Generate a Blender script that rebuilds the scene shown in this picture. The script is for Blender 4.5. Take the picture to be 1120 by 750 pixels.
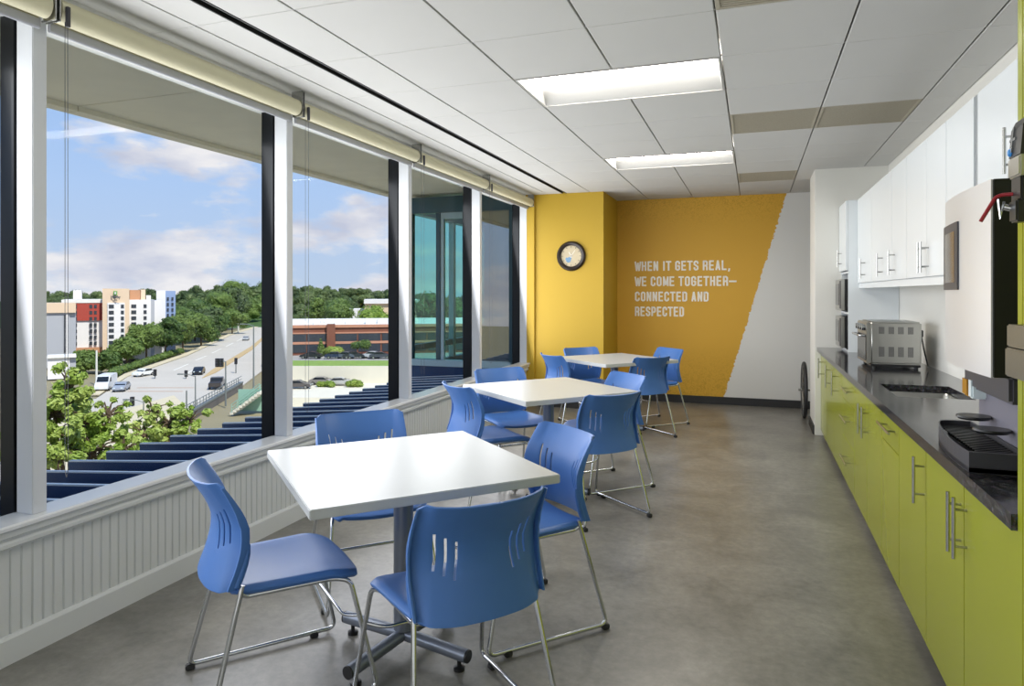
import bpy, bmesh, math, random
from mathutils import Vector, Matrix
PI = math.pi
S = bpy.context.scene
COL = S.collection
for o in list(bpy.data.objects):
    bpy.data.objects.remove(o)

# ------------------------------------------------------------------ camera
CAMH = 1.40
YAW = math.atan((824 - 560) / 746.7)
cam = bpy.data.cameras.new('camera')
cam.lens = 24.0
cam.sensor_width = 36.0
cam.shift_y = -55.0 / 1120.0
cam.clip_start = 0.05
cam.clip_end = 3000
camo = bpy.data.objects.new('camera', cam)
camo.location = (0, 0, CAMH)
camo.rotation_euler = (PI / 2, 0, YAW)
COL.objects.link(camo)
S.camera = camo

# ------------------------------------------------------------------ look
S.view_settings.view_transform = 'Standard'
S.view_settings.look = 'None'
S.view_settings.exposure = 0.0
S.view_settings.gamma = 1.0
S.view_settings.use_curve_mapping = False
LAMP = 27.0
SKY = 1.0
SUN = 5.0
DAY_FILL = 30.0           # added fill lamp per window bay, standing in for daylight (W)
REAR_FILL = 12.0          # added fill lamp behind the viewer (W)

# ------------------------------------------------------------------ node helpers
def lin(h):
    h = h.lstrip('#')
    r = []
    for i in (0, 2, 4):
        c = int(h[i:i + 2], 16) / 255
        r.append(c / 12.92 if c <= 0.04045 else ((c + 0.055) / 1.055) ** 2.4)
    return tuple(r) + (1.0,)

def N(nt, kind, **kw):
    n = nt.nodes.new(kind)
    for k, v in kw.items():
        if k.startswith('i_'):
            key = k[2:]
            n.inputs[int(key) if key.isdigit() else key.replace('_', ' ')].default_value = v
        else:
            setattr(n, k, v)
    return n

def mat(name, color, rough=0.5, metal=0.0, bump=0.0, bscale=60.0, var=0.0, vscale=8.0, coat=0.0, spec=0.5):
    """Principled material with procedural colour variation and bump."""
    m = bpy.data.materials.new(name)
    m.use_nodes = True
    nt = m.node_tree
    b = nt.nodes['Principled BSDF']
    c = lin(color) if isinstance(color, str) else tuple(color) + (1.0,)
    b.inputs['Base Color'].default_value = c
    b.inputs['Roughness'].default_value = rough
    b.inputs['Metallic'].default_value = metal
    b.inputs['Specular IOR Level'].default_value = spec
    b.inputs['Coat Weight'].default_value = coat
    tc = N(nt, 'ShaderNodeTexCoord')
    if var > 0:
        nz = N(nt, 'ShaderNodeTexNoise', i_Scale=vscale, i_Detail=5.0)
        nt.links.new(tc.outputs['Object'], nz.inputs['Vector'])
        mx = N(nt, 'ShaderNodeMix', data_type='RGBA')
        mx.inputs[6].default_value = tuple(x * (1 - var) for x in c[:3]) + (1,)
        mx.inputs[7].default_value = tuple(min(1, x * (1 + var)) for x in c[:3]) + (1,)
        nt.links.new(nz.outputs['Fac'], mx.inputs[0])
        nt.links.new(mx.outputs[2], b.inputs['Base Color'])
    if bump > 0:
        nz2 = N(nt, 'ShaderNodeTexNoise', i_Scale=bscale, i_Detail=3.0)
        nt.links.new(tc.outputs['Object'], nz2.inputs['Vector'])
        bp = N(nt, 'ShaderNodeBump', i_Strength=bump, i_Distance=0.01)
        nt.links.new(nz2.outputs['Fac'], bp.inputs['Height'])
        nt.links.new(bp.outputs['Normal'], b.inputs['Normal'])
    return m

def emis(name, color, strength):
    m = bpy.data.materials.new(name)
    m.use_nodes = True
    nt = m.node_tree
    b = nt.nodes['Principled BSDF']
    b.inputs['Base Color'].default_value = lin(color)
    b.inputs['Emission Color'].default_value = lin(color)
    b.inputs['Emission Strength'].default_value = strength
    return m

def glassmat(name, tint, gloss=0.06, rough=0.0):
    """thin pane: tinted transmission plus a fresnel-weighted mirror"""
    m = bpy.data.materials.new(name)
    m.use_nodes = True
    nt = m.node_tree
    nt.nodes.remove(nt.nodes['Principled BSDF'])
    out = nt.nodes['Material Output']
    t = N(nt, 'ShaderNodeBsdfTransparent')
    t.inputs['Color'].default_value = tint
    g = N(nt, 'ShaderNodeBsdfGlossy')
    g.inputs['Roughness'].default_value = rough
    lw = N(nt, 'ShaderNodeLayerWeight', i_Blend=0.25)
    mt = N(nt, 'ShaderNodeMath', operation='MULTIPLY_ADD')
    mt.inputs[1].default_value = gloss * 1.5
    mt.inputs[2].default_value = gloss * 0.6
    nt.links.new(lw.outputs['Fresnel'], mt.inputs[0])
    mx = N(nt, 'ShaderNodeMixShader')
    nt.links.new(mt.outputs[0], mx.inputs[0])
    nt.links.new(t.outputs[0], mx.inputs[1])
    nt.links.new(g.outputs[0], mx.inputs[2])
    nt.links.new(mx.outputs[0], out.inputs['Surface'])
    return m

# ------------------------------------------------------------------ sky
w = bpy.data.worlds.new('sky')
S.world = w
w.use_nodes = True
nt = w.node_tree
bg = nt.nodes['Background']
bg.inputs['Strength'].default_value = SKY
tc = N(nt, 'ShaderNodeTexCoord')
sep = N(nt, 'ShaderNodeSeparateXYZ')
nt.links.new(tc.outputs['Generated'], sep.inputs[0])
ramp = N(nt, 'ShaderNodeValToRGB')
r = ramp.color_ramp
r.elements[0].position = 0.0
r.elements[0].color = lin('#c3d3ec')
r.elements[1].position = 0.9
r.elements[1].color = lin('#5f8fd6')
e = r.elements.new(0.14); e.color = lin('#b4cff8')
e = r.elements.new(0.35); e.color = lin('#93bbf5')
nt.links.new(sep.outputs['Z'], ramp.inputs['Fac'])
mp = N(nt, 'ShaderNodeMapping')
mp.inputs['Scale'].default_value = (1.0, 1.0, 2.6)
mp.inputs['Location'].default_value = (0.35, 0.1, 0.0)
nt.links.new(tc.outputs['Generated'], mp.inputs['Vector'])
cn = N(nt, 'ShaderNodeTexNoise', i_Scale=5.2, i_Detail=9.0, i_Roughness=0.56)
nt.links.new(mp.outputs[0], cn.inputs['Vector'])
# clouds thicken towards the horizon
hz = N(nt, 'ShaderNodeMapRange')
hz.inputs['From Min'].default_value = 0.0
hz.inputs['From Max'].default_value = 0.34
hz.inputs['To Min'].default_value = 0.085
hz.inputs['To Max'].default_value = -0.13
nt.links.new(sep.outputs['Z'], hz.inputs['Value'])
ad = N(nt, 'ShaderNodeMath', operation='ADD')
nt.links.new(cn.outputs['Fac'], ad.inputs[0])
nt.links.new(hz.outputs[0], ad.inputs[1])
cr = N(nt, 'ShaderNodeValToRGB')
cr.color_ramp.elements[0].position = 0.485
cr.color_ramp.elements[0].color = (0, 0, 0, 1)
cr.color_ramp.elements[1].position = 0.58
cr.color_ramp.elements[1].color = (1, 1, 1, 1)
nt.links.new(ad.outputs[0], cr.inputs['Fac'])
cn2 = N(nt, 'ShaderNodeTexNoise', i_Scale=9.0, i_Detail=6.0)
nt.links.new(mp.outputs[0], cn2.inputs['Vector'])
cc = N(nt, 'ShaderNodeValToRGB')
cc.color_ramp.elements[0].position = 0.36
cc.color_ramp.elements[0].color = lin('#c9cde2')
cc.color_ramp.elements[1].position = 0.62
cc.color_ramp.elements[1].color = lin('#f6f2f6')
nt.links.new(cn2.outputs['Fac'], cc.inputs['Fac'])
mx = N(nt, 'ShaderNodeMix', data_type='RGBA')
nt.links.new(cr.outputs['Color'], mx.inputs[0])
nt.links.new(ramp.outputs['Color'], mx.inputs[6])
nt.links.new(cc.outputs['Color'], mx.inputs[7])
nt.links.new(mx.outputs[2], bg.inputs['Color'])

sd = bpy.data.lights.new('sun', 'SUN')
sd.energy = SUN
sd.angle = math.radians(0.6)
sd.color = (1.0, 0.95, 0.86)
so = bpy.data.objects.new('sun', sd)
so.rotation_euler = (math.radians(38), 0, math.radians(62))   # from behind the building, high
so.location = (20, -10, 30)
COL.objects.link(so)

def area(name, loc, rot, sx, sy, power, col):
    d = bpy.data.lights.new(name, 'AREA'); d.shape = 'RECTANGLE'; d.size = sx; d.size_y = sy; d.energy = power; d.color = col
    o = bpy.data.objects.new(name, d); o.location = loc; o.rotation_euler = rot; COL.objects.link(o)
    return o
for yy in (-1.95, -0.42, 1.115, 2.65, 4.187, 5.72, 7.255):      # unseen fill lamps added for daylight in each window bay, aimed inwards and slightly up
    area('window_daylight', (-2.742, yy, 1.46), (0, -math.radians(100), 0), 1.75, 1.40, DAY_FILL, (0.985, 0.98, 1.0))
area('rear_fill', (-0.7, -2.9, 1.3), (math.radians(97), 0, 0), 3.2, 2.2, REAR_FILL, (1.0, 0.98, 0.95))  # unseen soft fill, added in front of the rear wall

# ------------------------------------------------------------------ object helpers
def link(o, parent=None):
    COL.objects.link(o)
    if parent is not None:
        o.parent = parent
    return o

def obj(name, bm, m, parent=None, smooth=False, loc=None, rot=None):
    me = bpy.data.meshes.new(name)
    bmesh.ops.recalc_face_normals(bm, faces=bm.faces[:])
    bm.to_mesh(me)
    bm.free()
    ms = m if isinstance(m, (list, tuple)) else [m]
    for x in ms:
        me.materials.append(x)
    if smooth:
        for p in me.polygons:
            p.use_smooth = True
        try:
            me.set_sharp_from_angle(angle=math.radians(42))
        except Exception:
            pass
    o = bpy.data.objects.new(name, me)
    if loc: o.location = loc
    if rot: o.rotation_euler = rot
    return link(o, parent)

def tag(o, label=None, cat=None, group=None, kind=None):
    if label: o['label'] = label
    if cat: o['category'] = cat
    if group: o['group'] = group
    if kind: o['kind'] = kind
    return o

def thing(name, label, cat, loc=(0, 0, 0), rz=0.0, group=None):
    o = bpy.data.objects.new(name, None)
    o.empty_display_size = 0.1
    o.location = loc
    o.rotation_euler = (0, 0, rz)
    COL.objects.link(o)
    return tag(o, label, cat, group)

def struct(o, label=None):
    o['kind'] = 'structure'
    if label: o['label'] = label
    return o

def copy_tree(o, parent=None):
    c = o.copy()
    COL.objects.link(c)
    if parent is not None:
        c.parent = parent
    for ch in list(o.children):
        copy_tree(ch, c)
    return c

def BM():
    return bmesh.new()

def bx(bm, x0, x1, y0, y1, z0, z1, bev=0.0, seg=2, mi=0):
    t = bmesh.new()
    bmesh.ops.create_cube(t, size=1.0)
    for v in t.verts:
        v.co = Vector(((x0 + x1) / 2 + v.co.x * (x1 - x0), (y0 + y1) / 2 + v.co.y * (y1 - y0), (z0 + z1) / 2 + v.co.z * (z1 - z0)))
    if bev > 0:
        bmesh.ops.bevel(t, geom=t.edges[:], offset=bev, segments=seg, affect='EDGES', clamp_overlap=True)
    merge(bm, t, mi)

def merge(bm, t, mi=0):
    mp_ = {}
    for v in t.verts:
        mp_[v] = bm.verts.new(v.co)
    for f in t.faces:
        try:
            nf = bm.faces.new([mp_[v] for v in f.verts])
            nf.material_index = mi if mi else f.material_index
        except ValueError:
            pass
    t.free()

def obox(bm, c, ax, ay, az, hx, hy, hz, mi=0):
    """oriented box: centre, three unit axes, half sizes"""
    c = Vector(c); ax = Vector(ax) * hx; ay = Vector(ay) * hy; az = Vector(az) * hz
    vs = [bm.verts.new(c + sx * ax + sy * ay + sz * az) for sx in (-1, 1) for sy in (-1, 1) for sz in (-1, 1)]
    for f in ((0, 1, 3, 2), (4, 6, 7, 5), (0, 4, 5, 1), (2, 3, 7, 6), (0, 2, 6, 4), (1, 5, 7, 3)):
        bm.faces.new([vs[i] for i in f]).material_index = mi

def rounded(pts, r, n=5):
    """polyline with filleted inner corners"""
    pts = [Vector(p) for p in pts]
    out = [pts[0]]
    for i in range(1, len(pts) - 1):
        a, b, c = pts[i - 1], pts[i], pts[i + 1]
        rr = min(r, (a - b).length * 0.45, (c - b).length * 0.45)
        p0 = b + (a - b).normalized() * rr
        p1 = b + (c - b).normalized() * rr
        for k in range(n + 1):
            t = k / n
            out.append(p0 * (1 - t) ** 2 + b * 2 * t * (1 - t) + p1 * t * t)
    out.append(pts[-1])
    return out

def tube(bm, pts, r, seg=10, caps=True, mi=0):
    pts = [Vector(p) for p in pts]
    n = len(pts)
    rs = r if isinstance(r, (list, tuple)) else [r] * n
    rings = []
    up = None
    for i, p in enumerate(pts):
        d = (pts[min(i + 1, n - 1)] - pts[max(i - 1, 0)]).normalized()
        if up is None:
            up = Vector((0, 0, 1)) if abs(d.z) < 0.9 else Vector((1, 0, 0))
        a = up - d * up.dot(d)
        if a.length < 1e-6:
            a = d.orthogonal()
        a.normalize()
        up = a
        b = d.cross(a)
        rings.append([bm.verts.new(p + (a * math.cos(2 * PI * k / seg) + b * math.sin(2 * PI * k / seg)) * rs[i]) for k in range(seg)])
    for i in range(n - 1):
        for k in range(seg):
            bm.faces.new([rings[i][k], rings[i][(k + 1) % seg], rings[i + 1][(k + 1) % seg], rings[i + 1][k]]).material_index = mi
    if caps:
        bm.faces.new(rings[0][::-1]).material_index = mi
        bm.faces.new(rings[-1]).material_index = mi

def lathe(bm, prof, axis='z', c=(0, 0, 0), seg=32, closed=False, mi=0):
    """prof = [(radius, height)] revolved; axis z or y (height along -y)"""
    rings = []
    for (r, hgt) in prof:
        ring = []
        for k in range(seg):
            a = 2 * PI * k / seg
            if axis == 'z':
                v = (c[0] + r * math.cos(a), c[1] + r * math.sin(a), c[2] + hgt)
            elif axis == 'y':
                v = (c[0] + r * math.cos(a), c[1] - hgt, c[2] + r * math.sin(a))
            else:
                v = (c[0] - hgt, c[1] + r * math.cos(a), c[2] + r * math.sin(a))
            ring.append(bm.verts.new(v))
        rings.append(ring)
    m_ = len(rings)
    for i in range(m_ if closed else m_ - 1):
        A = rings[i]; B = rings[(i + 1) % m_]
        for k in range(seg):
            bm.faces.new([A[k], A[(k + 1) % seg], B[(k + 1) % seg], B[k]]).material_index = mi
    if not closed:
        for ring, (r, hgt), nb in ((rings[0], prof[0], prof[1]), (rings[-1], prof[-1], prof[-2])):
            if r > 1e-5 and nb[0] > 1e-5:
                bm.faces.new(ring).material_index = mi

def prism(bm, poly, z0, z1, mi=0):
    lo = [bm.verts.new((p[0], p[1], z0)) for p in poly]
    hi = [bm.verts.new((p[0], p[1], z1)) for p in poly]
    n = len(poly)
    for i in range(n):
        bm.faces.new([lo[i], lo[(i + 1) % n], hi[(i + 1) % n], hi[i]]).material_index = mi
    bm.faces.new(lo[::-1]).material_index = mi
    bm.faces.new(hi).material_index = mi

def prism_y(bm, poly, y0, y1, mi=0):
    """profile in (x,z) extruded along y"""
    lo = [bm.verts.new((p[0], y0, p[1])) for p in poly]
    hi = [bm.verts.new((p[0], y1, p[1])) for p in poly]
    n = len(poly)
    for i in range(n):
        bm.faces.new([lo[i], lo[(i + 1) % n], hi[(i + 1) % n], hi[i]]).material_index = mi
    bm.faces.new(lo[::-1]).material_index = mi
    bm.faces.new(hi).material_index = mi

# ------------------------------------------------------------------ materials
M = {}
M['white_paint'] = mat('white_paint', '#d9dad8', 0.42, bump=0.03, bscale=90)
M['trim_white'] = mat('trim_white', '#d8dbda', 0.35, bump=0.02, bscale=40)
M['mullion_white'] = mat('mullion_white', '#dadde2', 0.32, bump=0.01)
M['sill_white'] = mat('sill_white', '#e6e8ea', 0.22, bump=0.01)
M['black_alu'] = mat('black_alu', '#14171c', 0.35, 0.3, bump=0.01)
M['tile'] = mat('tile', '#c3c3c0', 0.9, bump=0.12, bscale=260, var=0.03, vscale=3)
M['gridbar'] = mat('gridbar', '#a5a5a2', 0.5, bump=0.01)
M['slot_dark'] = mat('slot_dark', '#1c1d20', 0.6, bump=0.01)
M['vent'] = mat('vent', '#a39d8c', 0.65, var=0.15, vscale=120, bump=0.2, bscale=300)
M['yellow'] = mat('yellow', '#be9c28', 0.55, bump=0.03, bscale=120)
M['endwall'] = mat('endwall', '#dcdcd6', 0.55, bump=0.03, bscale=120)
M['rubber'] = mat('rubber', '#2a2b2d', 0.55, bump=0.02)
M['lam_white'] = mat('lam_white', '#b6babb', 0.30, bump=0.015, bscale=200)
M['steel_grey'] = mat('steel_grey', '#7b828f', 0.33, 0.55, bump=0.01)
M['chrome'] = mat('chrome', '#cfd2d6', 0.12, 1.0, bump=0.004)
M['blue_plastic'] = mat('blue_plastic', '#4670b0', 0.38, bump=0.05, bscale=500, spec=0.3)
M['lime'] = mat('lime', '#939924', 0.24, bump=0.008, bscale=14, coat=0.15)
M['lime_edge'] = mat('lime_edge', '#8a9219', 0.4, bump=0.01)
M['cab_white'] = mat('cab_white', '#dfe5e8', 0.25, bump=0.006, bscale=10)
M['filler_grey'] = mat('cab_filler', '#8d9296', 0.5, bump=0.01)  # even grey of the recessed filler strips
M['nickel'] = mat('nickel', '#b9b9b6', 0.25, 1.0, bump=0.005)
M['stainless'] = mat('stainless', '#b9b9b4', 0.28, 1.0, bump=0.02, bscale=80)
M['steel_panel'] = mat('steel_panel', '#d9d9d8', 0.34, 0.45, bump=0.01, bscale=60)
M['stainless_dark'] = mat('stainless_dark', '#6f6b5c', 0.35, 0.9, bump=0.02, bscale=80)
M['black_plastic'] = mat('black_plastic', '#17181a', 0.35, bump=0.02)
M['dark_grey'] = mat('dark_grey', '#3b3b40', 0.4, bump=0.02)
M['mid_grey'] = mat('mid_grey', '#6d6c78', 0.45, bump=0.02)
M['red'] = mat('red', '#8d1525', 0.35, bump=0.01)
M['blue_knob'] = mat('blue_knob', '#2b7fc4', 0.3, bump=0.01)
M['amber'] = mat('amber', '#a3741c', 0.25, bump=0.02)
M['clear'] = mat('clear_plastic', '#d7e4e6', 0.15, bump=0.01)
M['screen'] = mat('screen', '#6b645d', 0.12, var=0.1, vscale=20)
M['toast_win'] = mat('oven_glass', '#2c2c2c', 0.1, var=0.1)
M['shade'] = mat('shade_fabric', '#d5d0b2', 0.8, bump=0.08, bscale=600)
M['hem'] = mat('hem_bar', '#a9abb2', 0.5, bump=0.01)
M['valance'] = mat('valance', '#c2c2c8', 0.5, bump=0.01)
M['clock_face'] = mat('clock_face', '#c9bb9c', 0.5, var=0.25, vscale=14)
M['clock_rim'] = mat('clock_rim', '#241a14', 0.3, var=0.2)
M['letter'] = mat('letter_white', '#f0ece2', 0.5, bump=0.01)
M['lens'] = emis('lamp_lens', '#fff8ee', LAMP)
M['reflector'] = mat('reflector', '#b4b5b4', 0.4, bump=0.01)
M['glass'] = glassmat('window_glass', (0.97, 0.985, 0.98, 1), 0.006)
M['green_glass'] = glassmat('green_glass', (0.76, 0.95, 0.91, 1), 0.08)
M['tint_glass'] = glassmat('tint_glass', (0.45, 0.52, 0.44, 1), 0.62)
M['wing_frame'] = mat('wing_frame', '#3d5a66', 0.4, 0.3, bump=0.01)
M['wing_light'] = mat('wing_light', '#a9c3cf', 0.4, bump=0.01)
M['wing_wall'] = mat('wing_wall', '#938b58', 0.8, bump=0.02)
M['concrete'] = mat('concrete', '#eee8d6', 0.9, var=0.08, vscale=3, bump=0.1, bscale=40)
M['concrete_w'] = mat('concrete_w', '#dcd6c4', 0.9, var=0.06, vscale=0.4, bump=0.05)
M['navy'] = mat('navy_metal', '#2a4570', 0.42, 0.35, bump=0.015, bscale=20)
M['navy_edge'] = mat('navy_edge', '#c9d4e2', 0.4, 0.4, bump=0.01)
M['bark'] = mat('bark', '#5b4a3a', 0.9, var=0.3, vscale=6, bump=0.3)

def floor_mat():
    m = bpy.data.materials.new('floor_vinyl'); m.use_nodes = True
    nt = m.node_tree; b = nt.nodes['Principled BSDF']
    tc = N(nt, 'ShaderNodeTexCoord')
    n1 = N(nt, 'ShaderNodeTexNoise', i_Scale=2.6, i_Detail=8.0, i_Roughness=0.62, i_Distortion=0.6)
    n2 = N(nt, 'ShaderNodeTexNoise', i_Scale=24.0, i_Detail=6.0, i_Roughness=0.7)
    for n in (n1, n2): nt.links.new(tc.outputs['Object'], n.inputs['Vector'])
    r1 = N(nt, 'ShaderNodeValToRGB')
    r1.color_ramp.elements[0].position = 0.3; r1.color_ramp.elements[0].color = lin('#65645f')
    r1.color_ramp.elements[1].position = 0.72; r1.color_ramp.elements[1].color = lin('#8a8882')
    nt.links.new(n1.outputs['Fac'], r1.inputs['Fac'])
    r2 = N(nt, 'ShaderNodeValToRGB')
    r2.color_ramp.elements[0].position = 0.35; r2.color_ramp.elements[0].color = (0.8, 0.8, 0.8, 1)
    r2.color_ramp.elements[1].position = 0.75; r2.color_ramp.elements[1].color = (1.2, 1.19, 1.16, 1)
    nt.links.new(n2.outputs['Fac'], r2.inputs['Fac'])
    mx = N(nt, 'ShaderNodeMix', data_type='RGBA', blend_type='MULTIPLY')
    mx.inputs[0].default_value = 1.0
    nt.links.new(r1.outputs['Color'], mx.inputs[6]); nt.links.new(r2.outputs['Color'], mx.inputs[7])
    nt.links.new(mx.outputs[2], b.inputs['Base Color'])
    b.inputs['Roughness'].default_value = 0.31
    bp = N(nt, 'ShaderNodeBump', i_Strength=0.06, i_Distance=0.01)
    nt.links.new(n2.outputs['Fac'], bp.inputs['Height'])
    nt.links.new(bp.outputs['Normal'], b.inputs['Normal'])
    return m
M['floor'] = floor_mat()

def granite_mat():
    m = bpy.data.materials.new('black_granite'); m.use_nodes = True
    nt = m.node_tree; b = nt.nodes['Principled BSDF']
    tc = N(nt, 'ShaderNodeTexCoord')
    v = N(nt, 'ShaderNodeTexVoronoi', i_Scale=230.0)
    n2 = N(nt, 'ShaderNodeTexNoise', i_Scale=70.0, i_Detail=4.0)
    for n in (v, n2): nt.links.new(tc.outputs['Object'], n.inputs['Vector'])
    r1 = N(nt, 'ShaderNodeValToRGB')
    r1.color_ramp.elements[0].position = 0.45; r1.color_ramp.elements[0].color = lin('#222226')
    r1.color_ramp.elements[1].position = 0.75; r1.color_ramp.elements[1].color = lin('#6a6a70')
    nt.links.new(n2.outputs['Fac'], r1.inputs['Fac'])
    mx = N(nt, 'ShaderNodeMix', data_type='RGBA', blend_type='MULTIPLY'); mx.inputs[0].default_value = 0.6
    nt.links.new(r1.outputs['Color'], mx.inputs[6]); nt.links.new(v.outputs['Color'], mx.inputs[7])
    nt.links.new(mx.outputs[2], b.inputs['Base Color'])
    b.inputs['Roughness'].default_value = 0.12
    return m
M['granite'] = granite_mat()

def mural_mat():
    """golden mural that stops at a ragged slanted edge; soft scribbled pattern at top and foot"""
    m = bpy.data.materials.new('mural_wall'); m.use_nodes = True
    nt = m.node_tree; b = nt.nodes['Principled BSDF']
    b.inputs['Roughness'].default_value = 0.6
    tc = N(nt, 'ShaderNodeTexCoord')
    sp = N(nt, 'ShaderNodeSeparateXYZ'); nt.links.new(tc.outputs['Object'], sp.inputs[0])
    # d = x - (-0.373 + 0.289 z) + jag
    a = N(nt, 'ShaderNodeMath', operation='MULTIPLY_ADD'); a.inputs[1].default_value = -0.289; nt.links.new(sp.outputs['Z'], a.inputs[0]); nt.links.new(sp.outputs['X'], a.inputs[2])
    nz = N(nt, 'ShaderNodeTexNoise', i_Scale=22.0, i_Detail=6.0, i_Roughness=0.7); nt.links.new(tc.outputs['Object'], nz.inputs['Vector'])
    j = N(nt, 'ShaderNodeMath', operation='MULTIPLY_ADD'); j.inputs[1].default_value = 0.09; nt.links.new(nz.outputs['Fac'], j.inputs[0]); nt.links.new(a.outputs[0], j.inputs[2])
    th = N(nt, 'ShaderNodeMath', operation='GREATER_THAN'); th.inputs[1].default_value = -0.373 + 0.045; nt.links.new(j.outputs[0], th.inputs[0])
    # scribble
    wv = N(nt, 'ShaderNodeTexVoronoi', i_Scale=9.0); wv.feature = 'DISTANCE_TO_EDGE'
    n3 = N(nt, 'ShaderNodeTexNoise', i_Scale=6.0, i_Detail=4.0); nt.links.new(tc.outputs['Object'], n3.inputs['Vector'])
    va = N(nt, 'ShaderNodeVectorMath', operation='ADD'); nt.links.new(tc.outputs['Object'], va.inputs[0]); nt.links.new(n3.outputs['Color'], va.inputs[1])
    nt.links.new(va.outputs[0], wv.inputs['Vector'])
    ln = N(nt, 'ShaderNodeMapRange'); ln.inputs['From Min'].default_value = 0.02; ln.inputs['From Max'].default_value = 0.07; ln.inputs['To Min'].default_value = 1.0; ln.inputs['To Max'].default_value = 0.0
    nt.links.new(wv.outputs['Distance'], ln.inputs['Value'])
    zz = N(nt, 'ShaderNodeValToRGB')
    zz.color_ramp.elements[0].position = 0.05; zz.color_ramp.elements[0].color = (1, 1, 1, 1)
    zz.color_ramp.elements[1].position = 1.0; zz.color_ramp.elements[1].color = (1, 1, 1, 1)
    q = zz.color_ramp.elements.new(0.28); q.color = (0, 0, 0, 1)
    q = zz.color_ramp.elements.new(0.84); q.color = (0, 0, 0, 1)
    dz = N(nt, 'ShaderNodeMath', operation='DIVIDE'); dz.inputs[1].default_value = 2.61; nt.links.new(sp.outputs['Z'], dz.inputs[0]); nt.links.new(dz.outputs[0], zz.inputs['Fac'])
    ml = N(nt, 'ShaderNodeMath', operation='MULTIPLY'); nt.links.new(ln.outputs[0], ml.inputs[0]); nt.links.new(zz.outputs['Color'], ml.inputs[1])
    m2 = N(nt, 'ShaderNodeMath', operation='MULTIPLY'); m2.inputs[1].default_value = 0.8; nt.links.new(ml.outputs[0], m2.inputs[0])
    g = N(nt, 'ShaderNodeMix', data_type='RGBA')
    g.inputs[6].default_value = lin('#d2a232'); g.inputs[7].default_value = lin('#b08a1c')
    nt.links.new(m2.outputs[0], g.inputs[0])
    f = N(nt, 'ShaderNodeMix', data_type='RGBA'); f.inputs[7].default_value = lin('#dadad6')
    nt.links.new(th.outputs[0], f.inputs[0]); nt.links.new(g.outputs[2], f.inputs[6])
    nt.links.new(f.outputs[2], b.inputs['Base Color'])
    return m
M['mural'] = mural_mat()

# ------------------------------------------------------------------ room constants
XL, XR, YB, YF, HC = -2.65, 1.21, 8.95, -3.0, 2.61
SILL = 0.535
MULL = [-2.724, -1.188, 0.347, 1.883, 3.419, 4.955, 6.489, 8.021]   # near faces of the mullions

# floor
bm = BM(); bx(bm, -2.85, 2.2, YF - 0.1, YB + 0.1, -0.12, 0.0)
struct(obj('floor', bm, M['floor']), 'grey mottled vinyl floor')
# back wall with the mural
bm = BM(); bx(bm, -1.74, 2.2, YB, YB + 0.12, 0.0, 2.80)
struct(obj('wall_back', bm, M['mural']), 'back wall with golden mural and ragged white edge')
# yellow column in the window corner
bm = BM(); bx(bm, -2.66, -1.69, 8.06, YB + 0.12, 0.0, 2.80); bx(bm, -2.66, -2.545, 8.025, 8.07, 0.0, 2.80, 0.004)
struct(obj('wall_corner', bm, M['yellow']), 'yellow column wall in the window corner')
# right wall
bm = BM(); bx(bm, XR, XR + 0.12, YF - 0.1, 7.32, 0.0, 2.80)
struct(obj('wall_right', bm, M['endwall']))
# partition at the end of the counter
bm = BM(); bx(bm, 0.57, 2.2, 7.32, 7.92, 0.0, 2.80, 0.003)
struct(obj('wall_partition', bm, M['endwall']), 'white partition at the end of the counter')
bm = BM(); bx(bm, 2.2, 2.3, 7.9, YB + 0.1, 0.0, 2.80)
struct(obj('wall_alcove', bm, M['endwall']))
# wall behind the camera
bm = BM(); bx(bm, -2.85, XR + 0.12, YF - 0.1, YF, 0.0, 2.80)
struct(obj('wall_front', bm, M['endwall']))
# baseboards
bm = BM(); bx(bm, -1.69, 2.2, YB - 0.015, YB, 0.0, 0.095, 0.003)
struct(obj('baseboard_back', bm, M['rubber']))
bm = BM(); bx(bm, -2.55, -1.675, 8.045, 8.06, 0.0, 0.095, 0.003); bx(bm, -1.69, -1.675, 8.06, YB, 0.0, 0.095, 0.003)
struct(obj('baseboard_corner', bm, M['rubber']))
bm = BM(); bx(bm, 0.555, 0.57, 7.36, 7.92, 0.0, 0.09, 0.003)
struct(obj('baseboard_partition', bm, M['rubber']))

# left knee wall with beadboard
bm = BM()
bx(bm, -2.84, XL - 0.012, YF, 8.06, 0.0, SILL - 0.045)
pitch = 0.0425
y = YF
prof = []
while y < 8.04:
    prof += [(XL, y + 0.004), (XL, y + pitch - 0.006), (XL - 0.006, y + pitch - 0.003), (XL - 0.006, y + pitch - 0.0005)]
    y += pitch
lo = [bm.verts.new((p[0], p[1], 0.05)) for p in prof]; hi = [bm.verts.new((p[0], p[1], SILL - 0.05)) for p in prof]
for i in range(len(prof) - 1):
    bm.faces.new([lo[i], lo[i + 1], hi[i + 1], hi[i]])
struct(obj('wall_left', bm, M['trim_white']), 'white beadboard knee wall under the windows')
bm = BM()
prism_y(bm, [(XL - 0.012, 0), (XL + 0.012, 0), (XL + 0.012, 0.095), (XL + 0.006, 0.108), (XL - 0.012, 0.108)], YF, 8.025)
struct(obj('baseboard_left', bm, M['trim_white']))
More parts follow.
